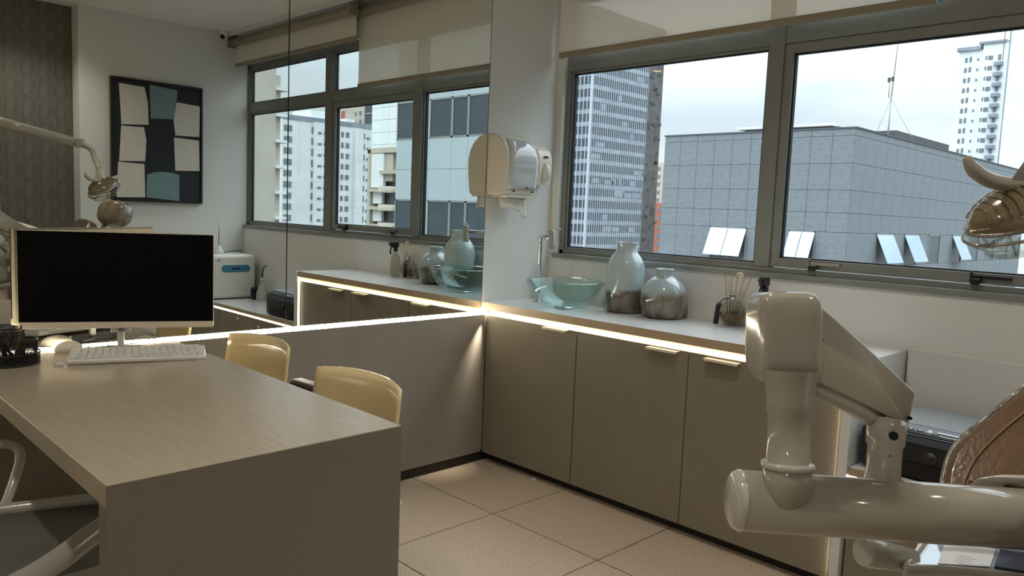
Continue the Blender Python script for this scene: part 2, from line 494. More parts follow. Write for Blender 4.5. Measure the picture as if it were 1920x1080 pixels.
def cabinet(x0, x1, doors, label, ztop=.775, zb=.048):
    c = thing('base_cabinet', ((x0 + x1) / 2, -.2, 0), label, 'cabinet')
    put('body', MB().box(x0, x1, -.434, YW - .005, zb, ztop - .004), M['laminate'], c)
    put('plinth', MB().box(x0, x1, -.40, -.385, 0, zb), M['plinth'], c)
    for a, b, h in doors:
        d = put('door', MB().box(a, b, -.453, -.4345, zb, ztop - .002), M['laminate'], c, bevel=.0015)
        if len(h) == 3: cab_handle(h[0], h[1], h[2], d)
        elif len(h) == 2: put('knob', MB().lathe((h[0], -.453, h[1]), [(0, .018), (.009, .018), (.011, .013), (.006, .006), (.005, 0)], 16, (0, -1, 0)), M['handle'], d)
    return c
cabinet(.022, .6355, [(.024, .634, (.44, .586, .768))], 'tall one-door base cabinet below the glass basin, next to the partition')
cabinet(.638, 1.856, [(.640, 1.232, (1.04, 1.19, .765)), (1.236, 1.856, (1.32, 1.466, .762))], 'tall two-door base cabinet under the vases and reed diffuser')
# fan of light thrown on the partition where the strip ends
al = bpy.data.lights.new('strip_end_light', 'AREA'); al.shape = 'RECTANGLE'; al.size = .02; al.size_y = .004; al.energy = FAN_W; al.color = (1, .86, .66); al.spread = R(34)
ao = bpy.data.objects.new('strip_end_light', al); COL.objects.link(ao); ao.location = (.050, -.470, .772)
ao.rotation_euler = (R(-17), R(7), 0)

# low cabinets with lower worktop
lw = thing('low_worktop', (2.8, -.2, .45), 'lower pale worktop carrying the printer and the white steriliser', 'worktop')
put('top', MB().box(X1 + .003, XW - .002, -.462, .010, .447, .475), M['worktop'], lw, bevel=.0015)
put('front_edge', MB().box(X1 + .003, XW - .002, -.4645, -.4621, .447, .4746), M['lip'], lw)
put('light_strip', MB().box(X1 + .006, XW - .004, -.452, -.436, .428, .438), M['led'], lw, label='glowing warm strip under the low worktop')
cabinet(X1 + .006, XW - .005, [(X1 + .008, 2.53, (2.45, .374)), (2.534, 3.14, (2.79, .393)), (3.144, XW - .007, (3.3, .393))],
        'low three-door base cabinet with round knobs under the printer', ztop=.430)

# ------------------------------------------------------------------ windows
def window():
    f = M['steel']
    w = thing('window_1', (1.9, .06, 1.08), 'x', 'window')
    del w['label']; del w['category']; w['kind'] = 'structure'
    XL, XR, ZB, ZT = .045, XW + .004, 1.078, 2.50
    y0, y1 = .060, .110
    fr = MB().box(XL, .072, y0, y1, ZB, ZT).box(XR - .03, XR, y0, y1, ZB, ZT).box(XL, XR, y0, y1, ZB, 1.112).box(XL, XR, y0, y1, ZT - .05, ZT)
    put('frame', fr, f, w, bevel=.002)
    put('sill', MB().box(XL - .02, XW, .018, y0 + .004, 1.066, 1.090), f, w, bevel=.002)
    put('mullion', MB().box(1.225, 1.292, y0 - .004, y1, 1.112, ZT - .05), f, w, bevel=.002)
    put('mullion', MB().box(2.33, 2.43, y0 - .004, y1, 1.112, ZT - .05), f, w, bevel=.002)
    put('transom', MB().box(.072, 3.69, y0, y1, 2.078, 2.150), f, w, bevel=.002)
    def pane(a, b, c, d, sash, nm):
        s = .04 if sash else .014
        ya = .064 if sash else .070
        g = MB().box(a, a + s, ya, .10, c, d).box(b - s, b, ya, .10, c, d).box(a + s, b - s, ya, .10, c, c + s).box(a + s, b - s, ya, .10, d - s, d)
        sf = put(nm, g, f, w, bevel=.0015)
        k = MB()
        q = .006
        k.box(a + s, a + s + q, .078, .099, c + s, d - s).box(b - s - q, b - s, .078, .099, c + s, d - s).box(a + s, b - s, .078, .099, c + s, c + s + q).box(a + s, b - s, .078, .099, d - s - q, d - s)
        put('gasket', k, M['gasket'], sf)
        put('pane', MB().box(a + s, b - s, .088, .092, c + s, d - s), M['glass'], sf)
        return sf
    pane(.072, 1.225, 1.112, 2.078, False, 'fixed_light')
    s2 = pane(1.292, 2.33, 1.116, 2.074, True, 'sash')
    pane(2.44, XR - .03, 1.112, 2.078, False, 'fixed_light')
    pane(.072, 1.225, 2.150, ZT - .05, False, 'top_light')
    pane(1.292, 2.33, 2.150, ZT - .05, False, 'top_light')
    pane(2.44, XR - .03, 2.150, ZT - .05, False, 'top_light')
    for x in (1.475, 2.09):
        put('latch', MB().box(x, x + .13, .052, .064, 1.136, 1.148).box(x, x + .035, .038, .06, 1.118, 1.136).box(x, x + .004, .044, .06, 1.136, 1.162), M['black'] if x > 2 else M['metal'], s2, bevel=.001)
        put('latch_grip', MB().box(x + .004, x + .034, .034, .05, 1.114, 1.134), M['black'], s2, bevel=.002)
window()

def blind(x0, x1, zb, label, yb):
    b = thing('roller_blind', ((x0 + x1) / 2, yb, 2.64), label, 'blind', None)
    put('roller', MB().cyl((x0, yb - .036, 2.650), (x1, yb - .036, 2.650), .033, n=24), M['rail'], b)
    def fb(u, v):
        z = 2.66 + (zb + .03 - 2.66) * v
        return Vector((x0 + .006 + (x1 - x0 - .012) * u, yb - .002 + .0012 * math.sin(u * 9), z))
    put('fabric', MB().grid(fb, 24, 2), M['blind'], b, recalc=False)
    put('bottom_rail', MB().box(x0 + .004, x1 - .004, yb - .009, yb + .005, zb, zb + .032), M['rail'], b, bevel=.004)
    for x in (x0 - .012, x1):
        put('bracket', MB().box(x, x + .012, yb - .075, yb + .004, 2.61, ZC - .001), M['rail'], b, bevel=.002)
blind(.030, 1.905, 2.138, 'wide roller blind lowered over the upper panes beside the dispensers', .004)
blind(1.82, 3.69, 2.450, 'short roller blind near the picture wall, hardly lowered', -.068)
struct('trim_3', MB().box(.0, XW, -.155, -.140, 2.695, ZC), M['wall'])

# ------------------------------------------------------------------ ceiling lamps (downlights)
k = 0
for x, y, where in ((1.65, -3.09, 'over the desk'), (1.65, -1.35, 'before the cabinets'), (3.25, -1.75, 'beside the plank wall'), (3.25, -4.3, 'at the rear of the room')):
    d = thing('downlight', (x, y, ZC), 'round recessed warm ceiling light ' + where, 'lamp', 'ceiling downlights')
    put('trim_ring', MB().lathe((x, y, ZC), [(.045, -.001), (.047, -.006), (.062, -.006), (.066, 0)], 28), M['white'], d)
    put('lens', MB().lathe((x, y, ZC), [(0, -.003), (.045, -.003), (.046, -.001)], 28), M['lamp'], d)
    L = bpy.data.lights.new('downlight_bulb', 'SPOT'); L.energy = LAMP_W; L.spot_size = R(130); L.spot_blend = .7; L.shadow_soft_size = .045; L.color = (1, .95, .87)
    lo = bpy.data.objects.new('downlight_bulb', L); COL.objects.link(lo); lo.location = (x, y, ZC - .02)

# security camera in the corner
c = thing('security_camera', (3.68, -.185, 2.70), 'small white dome security camera with black eye high in the corner', 'camera')
put('housing', MB().lathe((3.675, -.19, 2.735), [(.044, 0), (.045, -.03), (.038, -.05), (.03, -.06), (0, -.066)], 24), M['white'], c)
put('eye', MB().ell((3.655, -.205, 2.685), .022, .022, .022), M['hole'], c)

# ------------------------------------------------------------------ desk
DX, DY1, DY2, DZ = 1.444, -2.048, -2.714, .785
dk = thing('desk', (.75, -2.4, 0), 'long greige wood desk with a solid waterfall end, carrying the monitor', 'desk')
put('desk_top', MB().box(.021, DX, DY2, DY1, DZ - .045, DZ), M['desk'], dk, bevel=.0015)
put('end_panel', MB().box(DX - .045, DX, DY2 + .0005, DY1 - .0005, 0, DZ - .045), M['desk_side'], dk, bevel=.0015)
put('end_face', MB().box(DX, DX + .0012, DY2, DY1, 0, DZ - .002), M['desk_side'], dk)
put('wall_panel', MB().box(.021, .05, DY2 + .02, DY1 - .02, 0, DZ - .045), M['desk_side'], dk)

# monitor
A, B = Vector((.045, -2.545, 0)), Vector((.300, -2.012, 0))
mu = (B - A).normalized(); mn = Vector((-mu.y, mu.x, 0)) * -1      # mn faces the room (+x)
if mn.x < 0: mn = -mn
mc = (A + B) / 2; hw = (B - A).length / 2
ml = thing('monitor', (mc.x, mc.y, DZ), 'thin wide computer monitor with blank black screen and cream chin', 'monitor')
zt, zc, zb2 = 1.190, .889, .868
Z3 = Vector((0, 0, 1))
put('back_shell', MB().obox(mc + Z3 * ((zt + zb2) / 2) - mn * .012, mu, Z3, mn, hw, (zt - zb2) / 2, .011), M['bezel'], ml, bevel=.006, seg=3)
put('screen', MB().obox(mc + Z3 * ((zt + zc) / 2 - .001) + mn * .0005, mu, Z3, mn, hw - .0015, (zt - zc) / 2 - .0015, .0016), M['screen'], ml, bevel=.001)
put('chin', MB().obox(mc + Z3 * ((zc + zb2) / 2) + mn * .001, mu, Z3, mn, hw - .001, (zc - zb2) / 2, .003), M['bezel'], ml, bevel=.001)
put('neck', MB().obox(mc + Z3 * .835 - mn * .025, mu, Z3, mn, .0105, .045, .006).obox(mc + Z3 * .88 - mn * .027, mu, Z3, mn, .03, .03, .008), M['white'], ml, bevel=.002)
bp = []
for k in range(28):
    a = math.pi * 2 * k / 28
    bp.append(mc - mn * .025 + mu * (.115 * math.cos(a)) + mn * (.062 * math.sin(a)) + Z3 * (DZ + .001))
put('base', MB().prism(bp, (0, 0, .008)), M['black'], ml, bevel=.002)
put('back_bump', MB().obox(mc + Z3 * .99 - mn * .030, mu, Z3, mn, .11, .085, .012), M['bezel'], ml, bevel=.01, seg=3)

# keyboard
k0, k1 = Vector((.312, -2.478, 0)), Vector((.452, -2.103, 0))
ku = (k1 - k0).normalized(); kn = Vector((-ku.y, ku.x, 0))
if kn.x > 0: kn = -kn                                   # towards the monitor
kc = (k0 + k1) / 2 + kn * .066
kb = thing('keyboard', (kc.x, kc.y, DZ), 'compact white keyboard lying in front of the monitor', 'keyboard')
kv = (kn + Z3 * .10).normalized(); kw = ku.cross(kv)
if kw.z < 0: kw = -kw
kz = DZ + .0155
put('case', MB().obox(kc + Z3 * kz, ku, kv, kw, .200, .066, .0075), M['white'], kb, bevel=.005, seg=3)
km = bpy.data.meshes.new('key')
tmpk = None
for r in range(5):
    x = -.192
    row = [.0255 if (r in (1, 2, 3) and c == 0) else (.095 if (r == 4 and c == 4) else .0208) for c in range(20)]
    c = 0
    while x < .185 and c < 20:
        wk = row[c]
        if x + wk > .196: break
        cc = kc + Z3 * kz + ku * (x + wk / 2) + kv * (.048 - r * .0238) + kw * .0095
        if wk == .0208 and tmpk is not None:
            o = tmpk.copy(); COL.objects.link(o); o.location = cc - ORI[kb.name]; 
        else:
            if wk == .0208:
                q = MB().obox(ORI[kb.name], ku, kv, kw, wk / 2 - .0014, .0104, .0028)
                tmpk = put('key', q, M['white'], kb, bevel=.0012, seg=1); tmpk.location = cc - ORI[kb.name]
            else:
                put('key', MB().obox(cc, ku, kv, kw, wk / 2 - .0014, .0104, .0028), M['white'], kb, bevel=.0012, seg=1)
        x += wk; c += 1
# mouse
ms = thing('mouse', (.065, -2.405, DZ), 'white computer mouse between keyboard and mirror', 'mouse')
put('shell', MB().ell((.066, -2.405, DZ + .001), .030, .052, .034, X=(.9, .44, 0), Y=(-.44, .9, 0), t0=0.0, t1=1, n=28), M['enamel_w'], ms)
put('wheel', MB().cyl((.046, -2.371, DZ + .026), (.054, -2.367, DZ + .026), .006), M['black'], ms)
tag(put('mouse_cable', MB().tube([(.05 + .0 * i + .02 * math.sin(i * .9), -2.35 + i * .045, DZ + .003 + (.012 * abs(math.sin(i)) if i % 2 else 0)) for i in range(7)], .0018, 8), M['black']),
    'thin dark cable loops behind the keyboard', 'cable')
# usb stick poking from under the keyboard
tag(put('usb_stick', MB().box(.288, .306, -2.507, -2.482, DZ + .0005, DZ + .008), M['white'], bevel=.001), 'tiny white stick lying at the left end of the keyboard', 'usb stick')

# mesh pen organiser
po = thing('pen_organiser', (.185, -2.60, DZ), 'black wire mesh pen organiser at the left edge of the desk', 'organiser')
def mesh_cup(c, r, h, nm):
    cx, cy = c
    m = MB()
    for i in range(5):
        z = DZ + .004 + h * i / 4
        rr = .0026 if i in (0, 4) else .0007
        m.tube([(cx + r * math.cos(a * math.pi / 14), cy + r * math.sin(a * math.pi / 14), z) for a in range(29)], rr, 6, False)
    for a in range(44):
        t = a * 2 * math.pi / 44
        t2 = t + .25
        m.tube([(cx + r * math.cos(t), cy + r * math.sin(t), DZ + .004), (cx + r * math.cos(t2), cy + r * math.sin(t2), DZ + h)], .0008, 4, False)
        t2 = t - .25
        m.tube([(cx + r * math.cos(t), cy + r * math.sin(t), DZ + .004), (cx + r * math.cos(t2), cy + r * math.sin(t2), DZ + h)], .0008, 4, False)
    o = put(nm, m, M['black'], po); o['kind'] = 'stuff'
    put('cup_wall', MB().lathe((cx, cy, DZ + .003), [(r - .002, 0), (r - .002, h - .004)], 28), M['clothblack'], po)
M['clothblack'] = mat('fine_black_mesh', (30, 29, 27), .5, alpha=.38)
mesh_cup((.185, -2.605), .086, .030, 'low_tray')
mesh_cup((.205, -2.600), .036, .098, 'tall_cup')
mesh_cup((.145, -2.545), .030, .062, 'small_cup')
put('base', MB().lathe((.185, -2.605, DZ), [(0, .0005), (.086, .0005), (.088, .004), (0, .004)], 32), M['black'], po)
tag(put('pen', MB().cyl((.205, -2.585, DZ + .01), (.175, -2.690, DZ + .165), .0048), M['black']), 'black pen leaning out of the organiser', 'pen')
p2 = thing('pencil', (.20, -2.58, DZ), 'short pale pencil standing upright in the organiser', 'pencil')
put('shaft', MB().cyl((.190, -2.585, DZ + .01), (.193, -2.570, DZ + .105), .0042), M['reed'], p2)
put('tip', MB().cyl((.193, -2.570, DZ + .105), (.1935, -2.568, DZ + .118), .0042, .001), M['black'], p2)
tag(put('marker', MB().cyl((.222, -2.612, DZ + .008), (.236, -2.648, DZ + .13), .0065), M['black'], bevel=.001), 'thick black marker beside the leaning pen', 'marker')

tag(put('paper_scrap', MB().prism([(.375, -.435, .0005), (.400, -.428, .0005), (.408, -.440, .0005), (.388, -.447, .0005)], (0, 0, .005)), M['paper']), 'tiny white scrap lying on the floor below the base cabinets', 'scrap')
# ------------------------------------------------------------------ cream chairs
def make_chair(label):
    r = thing('side_chair', (0, 0, 0), label, 'chair', None)
    # faces -y ; origin under the back
    def back(u, v):
        x = (u - .5) * .392 * (1 + .08 * (1 - v))
        y = .035 - .050 * (abs(u - .5) * 2) ** 2.0 - .045 * (1 - v)
        z = .50 + .330 * v - .010 * (abs(u - .5) * 2) ** 3 * v
        return Vector((x, y, z))
    put('backrest', MB().grid(back, 20, 10), M['cream'], r, solid=.009, recalc=False)
    def seat(u, v):
        x = (u - .5) * .44; y = -.02 - .43 * v
        z = .455 + .012 * (abs(u - .5) * 2) ** 2 - .02 * v ** 3 + .05 * (1 - v) ** 6
        return Vector((x, y, z))
    put('seat', MB().grid(seat, 14, 14), M['cream'], r, solid=.012, recalc=False)
    for sx in (-1, 1):
        put('leg', MB().cyl((sx * .19, -.40, .44), (sx * .215, -.46, 0), .011), M['metal'], r)
        put('leg', MB().cyl((sx * .19, -.05, .44), (sx * .215, .03, 0), .011), M['metal'], r)
    put('back_support', MB().box(-.12, .12, -.025, .0, .44, .54), M['cream'], r, bevel=.006)
    return r
ch1 = make_chair('cream plastic chair nearer the monitor, its back rising behind the desk')
ch2 = copy_tree(ch1); ch2['label'] = 'cream plastic chair at the outer end of the desk, farther from the monitor'
put('rear_pad', MB().box(.10, .255, .045, .10, .665, .69), M['black'], ch1, bevel=.010)
put('pad_bracket', MB().box(.12, .15, -.02, .06, .66, .672), M['black'], ch1)
ch1.location = (.372, -1.868, 0); ch1.rotation_euler = (0, 0, R(4))
ch2.location = (1.072, -1.918, 0); ch2.rotation_euler = (0, 0, R(3))
for c_ in (ch1, ch2): c_['group'] = 'cream visitor chairs'

# office chair with mesh below the desk's near side
oc = thing('office_chair', (.72, -2.86, 0), 'white framed office chair with grey mesh tucked under the near side of the desk', 'chair')
def loop(cx, cy, rx, ry, z, n=40, e=.55, zf=lambda x, y: 0):
    P = []
    for k in range(n + 1):
        a = 2 * math.pi * k / n
        x = math.copysign(abs(math.cos(a)) ** e, math.cos(a)) * rx; y = math.copysign(abs(math.sin(a)) ** e, math.sin(a)) * ry
        P.append((cx + x, cy + y, z + zf(x, y)))
    return P
seatp = [(.60, -3.02), (.645, -2.86), (.685, -2.72), (.73, -2.56), (.78, -2.46), (.87, -2.47), (.94, -2.58), (1.10, -2.73), (1.19, -2.90), (1.16, -3.08), (.95, -3.16), (.70, -3.14)]
put('seat_frame', MB().tube(smooth([(x, y, .50) for x, y in seatp] + [(seatp[0][0], seatp[0][1], .50)]), .027, 14, False, sx=.7), M['enamel_w'], oc)
SP = smooth([(x, y, .50) for x, y in seatp] + [(seatp[0][0], seatp[0][1], .50)])
def sm(u, v):
    a = 2 * math.pi * u
    c0, c1 = .90, -2.84
    n_ = len(SP); f = u * (n_ - 1); i = min(int(f), n_ - 2); q_ = SP[i].lerp(SP[i + 1], f - i)
    return Vector((c0 + (q_.x - c0) * v, c1 + (q_.y - c1) * v, .480 + .018 * v ** 2))
put('mesh_seat', MB().grid(sm, 60, 6), M['mesh'], oc, solid=.006, recalc=False)
def arm(s):
    x = .90 + s * .37
    return [(x - s * .10, -2.80, .44), (x, -2.84, .50), (x, -2.88, .60), (x - .02, -2.80, .635), (x - .02, -2.70, .635), (x - .01, -2.64, .61), (x - s * .04, -2.68, .52), (x - s * .12, -2.74, .44)]
for s_ in (-1,):
    put('armrest', MB().tube(smooth(arm(s_)), .013, 10), M['enamel_w'], oc)
put('back_frame', MB().tube([(.90 + x, -3.12 - .10 * (z - .55), z) for x, z in [(math.copysign(abs(math.cos(a)) ** .6, math.cos(a)) * .22, .76 + math.copysign(abs(math.sin(a)) ** .6, math.sin(a)) * .24) for a in [2 * math.pi * k / 36 for k in range(37)]]], .014, 10, False), M['enamel_w'], oc)
put('mesh_back', MB().grid(lambda u, v: Vector((.90 + (u - .5) * .41, -3.12 - .10 * (v * .46 - .01) - .02, .54 + .45 * v)), 8, 8), M['mesh'], oc, solid=.004, recalc=False)
put('back_stem', MB().tube(smooth([(.90, -2.90, .44), (.90, -3.10, .44), (.90, -3.15, .60)]), .022, 10), M['enamel_w'], oc)
put('gas_column', MB().cyl((.80, -2.78, .07), (.80, -2.78, .44), .025), M['metal'], oc)
for k in range(5):
    a = 2 * math.pi * k / 5 + .3
    e = Vector((.80 + .30 * math.cos(a), -2.78 + .30 * math.sin(a), .06))
    b_ = put('base_arm', MB().tube([(.80, -2.78, .10), e], [.026, .016], 8), M['enamel_w'], oc)
    put('castor', MB().cyl((e.x - .012, e.y, .027), (e.x + .012, e.y, .027), .027, n=14), M['black'], b_)

# ------------------------------------------------------------------ things on the worktop
HC = .840
v = thing('tall_vase', (.624, -.092, HC), 'tall bottle-shaped vase, pale blue-green above and earthy brown below', 'vase')
prof = [(0, .003), (.078, 0), (.088, .008), (.093, .03), (.094, .12), (.094, .205), (.091, .232), (.083, .255), (.069, .275), (.056, .291), (.050, .304), (.049, .325), (.053, .339), (.054, .344), (.046, .344), (.043, .325), (.045, .30)]
put('body', MB().lathe((.624, -.092, HC), prof, 40), M['vaseA'], v)
v = thing('round_vase', (.850, -.088, HC), 'squat round vase with short neck, grey-brown glaze under a pale shoulder', 'vase')
prof = [(0, .003), (.075, 0), (.092, .010), (.104, .035), (.110, .08), (.109, .115), (.100, .145), (.080, .170), (.058, .187), (.044, .195), (.041, .203), (.041, .222), (.045, .229), (.043, .232), (.036, .230), (.034, .2)]
put('body', MB().lathe((.850, -.088, HC), prof, 40), M['vaseB'], v)
# glass vessel basin + tap
bs = thing('glass_basin', (.385, -.265, HC), 'round teal glass vessel basin standing near the mirror', 'basin')
prof = [(.075, .012), (.10, .022), (.14, .060), (.185, .130), (.192, .136), (.196, .131), (.155, .052), (.11, .008), (.07, 0), (0, 0), (0, .010), (.075, .012)]
put('bowl', MB().lathe((.385, -.265, HC + .004), prof, 56), M['bowl'], bs)
put('ring', MB().lathe((.385, -.265, HC), [(.045, 0), (.05, .002), (.05, .008), (.03, .010), (0, .010)], 28), M['chrome'], bs)
tp = thing('tap', (.128, -.185, HC), 'tall chrome tap with square bend behind the glass basin', 'tap')
hx = Vector((.322, -.312, 1.187))
px_ = Vector((.128, -.185, 0))
put('column', MB().tube([(px_.x, px_.y, HC), (px_.x, px_.y, 1.16)] + [(px_.x + (hx.x - px_.x) * .09 * (1 - math.cos(a)), px_.y + (hx.y - px_.y) * .09 * (1 - math.cos(a)), 1.16 + .028 * math.sin(a)) for a in (R(30), R(60), R(90))] + [tuple(px_ + (hx - px_) * .9)[:2] + (1.188,)], .0105, 14), M['chrome'], tp)
put('base_ring', MB().lathe((px_.x, px_.y, HC), [(0, .0), (.022, 0), (.022, .006), (.012, .010), (0, .01)], 20), M['chrome'], tp)
put('head', MB().cyl((hx.x, hx.y, 1.130), (hx.x, hx.y, 1.222), .0165), M['chrome'], tp, bevel=.002)
put('lever', MB().tube([(hx.x, hx.y, 1.222), (hx.x, hx.y, 1.230), (hx.x + .05, hx.y + .01, 1.232)], .004, 8), M['chrome'], tp)
# reed diffuser
df = thing('reed_diffuser', (1.185, -.045, HC), 'round glass reed diffuser with black tassel and reeds on the worktop', 'diffuser')
put('bottle', MB().ell((1.185, -.045, HC + .062), .060, .060, .062, n=28, m=18, t0=-.97, t1=.98), M['clear'], df)
put('oil', MB().ell((1.185, -.045, HC + .055), .052, .052, .045, n=24, m=10, t0=-.95, t1=.1), M['amber'], df)
put('neck', MB().lathe((1.185, -.045, HC + .12), [(.014, 0), (.014, .02), (.018, .022), (.018, .028), (.012, .028)], 20), M['chrome'], df)
for i in range(5):
    a = (i - 2) * .035
    put('reed', MB().cyl((1.183 + a * .2, -.045, HC + .02), (1.205 + a * 1.0, -.035 - .006 * i, 1.068 + .004 * (i % 3)), .0019, n=6), M['reed'], df)
put('reed', MB().cyl((1.180, -.045, HC + .02), (1.145, -.02, 1.045), .0012, n=6), M['reed'], df)
fm = MB()
for i in range(8):
    a = i * math.pi / 4
    fm.ell((1.212 + .011 * math.cos(a), -.043, 1.072 + .009 * math.sin(a)), .007, .003, .005)
put('flower', fm, M['flower'], df)
put('tassel', MB().tube([(1.150, -.095, HC + .108), (1.150, -.098, HC + .095), (1.148, -.104, HC + .085), (1.144, -.106, HC + .012)], [.006, .012, .010, .013], 12), M['black'], df)
put('tassel_cord', MB().tube([(1.172, -.058, HC + .125), (1.160, -.080, HC + .122), (1.150, -.095, HC + .106)], .0025, 6), M['black'], df)
# spray bottle
sb = thing('spray_bottle', (1.335, -.045, HC), 'clear spray bottle with black trigger head behind the dental arm', 'bottle')
put('bottle', MB().lathe((1.335, -.045, HC), [(0, .002), (.030, 0), (.033, .006), (.033, .11), (.028, .135), (.014, .155), (.012, .175)], 24), M['clear'], sb)
put('collar', MB().cyl((1.335, -.045, HC + .17), (1.335, -.045, HC + .195), .014), M['black'], sb)
put('spray_head', MB().box(1.322, 1.348, -.085, -.025, HC + .195, HC + .235), M['black'], sb, bevel=.006)
put('nozzle', MB().cyl((1.335, -.085, HC + .220), (1.335, -.100, HC + .220), .008), M['black'], sb)
put('trigger', MB().tube([(1.335, -.078, HC + .20), (1.335, -.090, HC + .175), (1.335, -.084, HC + .150)], .005, 8), M['black'], sb)

# ------------------------------------------------------------------ dispensers on the white strip of wall
td = thing('towel_dispenser', (0, -.29, 1.4), 'large white paper towel dispenser with a glossy grey front', 'dispenser')
def sideprof(z0, z1, dep, top=.62, n=10):
    """outline in (x, z): flat back on the wall, belly to the room"""
    P = [(0, z0), (dep * .88, z0)]
    P += [(dep * (.88 + .12 * math.sin(t)), z0 + (z1 - z0) * (.02 + .50 * t / (math.pi / 2))) for t in [math.pi / 2 * i / 6 for i in range(1, 7)]]
    for i in range(1, n + 1):
        t = math.pi / 2 * i / n
        P.append((dep * (math.cos(t) * .95 + .05), z0 + (z1 - z0) * (.52 + .48 * math.sin(t))))
    P.append((0, z1))
    return P
ya, yb_ = -.468, -.245
pr_ = sideprof(1.392, 1.700, .150)
put('shell', MB().prism([(x, ya, z) for x, z in pr_], (0, yb_ - ya, 0), smooth=True), M['disp'], td, bevel=.012, seg=3)
cv = MB()
pf = [(x + .012, z) for x, z in pr_[2:-5]]
cp = MB()
def cover(u, v):
    i = v * (len(pf) - 1); a = int(min(i, len(pf) - 2)); f = i - a
    x = pf[a][0] * (1 - f) + pf[a + 1][0] * f; z = pf[a][1] * (1 - f) + pf[a + 1][1] * f
    w_ = .102 * (1 - .22 * max(0, v - .6) / .4)
    y = -.352 + (u - .5) * 2 * w_
    x -= .012 * (abs(u - .5) * 2) ** 6
    return Vector((x, y, z))
put('front_cover', MB().grid(cover, 24, 20), M['disp_f'], td, solid=.004, recalc=False)
put('name_plate', MB().box(.150, .1615, -.335, -.292, 1.425, 1.437), M['metal'], td, bevel=.001)
put('screw', MB().cyl((.144, -.42, 1.412), (.158, -.42, 1.412), .004, n=10), M['hole'], td)
put('screw', MB().cyl((.144, -.285, 1.412), (.158, -.285, 1.412), .004, n=10), M['hole'], td)
put('lower_lip', MB().box(.02, .135, ya + .02, yb_ - .015, 1.380, 1.392), M['disp'], td, bevel=.003)
def tw(u, v):
    y = -.452 + .185 * u; return Vector((.080 + .010 * math.sin(u * 7) + .012 * v, y, 1.382 - v * (.072 - .018 * math.sin(u * 3.5 + .6) + (.02 if u > .8 else 0))))
tag(put('paper_towel', MB().grid(tw, 20, 5), M['towel'], recalc=False, solid=.002), 'white paper towel hanging out of the dispenser slot', 'towel')
sd = thing('soap_dispenser', (0, -.11, 1.5), 'small white soap dispenser beside the window frame', 'dispenser')
pr2 = sideprof(1.455, 1.665, .080)
put('shell', MB().prism([(x, -.165, z) for x, z in pr2], (0, .098, 0), smooth=True), M['disp'], sd, bevel=.010, seg=3)
put('name_plate', MB().box(.076, .0825, -.132, -.100, 1.600, 1.608), M['black'], sd)
put('push_lever', MB().tube([(.078, -.116, 1.57), (.086, -.116, 1.54), (.084, -.116, 1.48)], [.012, .020, .022], 14, sx=1.1), M['disp'], sd)

# ------------------------------------------------------------------ printer, steriliser, bottle
pn = thing('printer', (2.17, -.26, .475), 'black inkjet printer with grey lid on the low worktop', 'printer')
put('body', MB().prism([(1.945, -.425, .478), (1.925, -.425, .50), (1.925, -.425, .62), (1.955, -.425, .638), (2.385, -.425, .638), (2.41, -.425, .62), (2.41, -.425, .50), (2.39, -.425, .478)], (0, .34, 0)), M['printer'], pn, bevel=.008, seg=3)
put('lid', MB().box(1.945, 2.395, -.375, -.075, .638, .655), M['grey_lid'], pn, bevel=.005)
put('control_panel', MB().prism([(1.99, -.430, .628), (1.99, -.372, .652), (2.39, -.372, .652), (2.39, -.430, .628)], (0, .004, -.006)), M['printer_pan'], pn, bevel=.001)
for i, x in enumerate((2.075, 2.105, 2.135, 2.285, 2.320)):
    put('button', MB().lathe((x, -.402, .6405), [(0, .004), (.007, .004), (.0085, .002), (.009, 0)], 14, (0, -.38, .92)), M['metal'] if i != 2 else M['paper'], pn)
put('display_line', MB().obox((2.205, -.398, .643), (1, 0, 0), (0, .92, .38), (0, -.38, .92), .048, .003, .001).obox((2.205, -.412, .6372), (1, 0, 0), (0, .92, .38), (0, -.38, .92), .040, .002, .001), M['metal'], pn)
put('front_band', MB().obox((2.17, -.4275, .612), (1, 0, 0), (0, 0, 1), (0, 1, 0), .23, .012, .0015), mat('slate_band', (74, 84, 98), .4), pn)
put('output_slot', MB().box(1.99, 2.34, -.432, -.424, .485, .535), M['hole'], pn)
put('logo_disc', MB().lathe((2.150, -.4275, .560), [(0, .002), (.021, .002), (.021, 0)], 28, (0, -1, 0)), mat('logo_disc', (66, 68, 72), .4), pn)
text_part('logo_letters', 'hp', .034, (2.150, -.4302, .561), (1, 0, .0), (.18, 0, 1), M['hole'], pn)

ac = thing('steriliser', (3.52, -.235, .475), 'white box steriliser with blue oval label at the picture wall', 'steriliser')
put('case', MB().box(3.335, 3.70, -.43, -.045, .482, .850), M['white'], ac, bevel=.030, seg=4)
def oval(cx, cz, hx_, hz, x):
    P = []
    for k in range(24):
        a = 2 * math.pi * k / 24
        P.append((x, cx + math.copysign(hx_ - hz, math.cos(a)) + hz * math.cos(a), cz + hz * math.sin(a)))
    return P
put('label_panel', MB().prism(oval(-.225, .733, .125, .031, 3.3325), (.004, 0, 0)), M['blue'], ac)
put('display', MB().box(3.330, 3.334, -.262, -.192, .727, .739), M['black'], ac)
put('badge', MB().box(3.332, 3.335, -.385, -.358, .803, .812), M['metal'], ac)
for x in (3.37, 3.66):
    for y in (-.39, -.09):
        put('foot', MB().cyl((x, y, .475), (x, y, .484), .015), M['black'], ac)
rt_ = thing('antenna_unit', (3.50, -.30, .85), 'small white antenna base with thin upright rod on the steriliser', 'antenna')
put('base', MB().lathe((3.50, -.300, .850), [(0, 0), (.042, 0), (.040, .02), (.022, .045), (.014, .065), (0, .067)], 24), M['white'], rt_)
put('rod', MB().cyl((3.50, -.300, .90), (3.50, -.302, 1.135), .0042, .003, n=10), M['metal'], rt_)
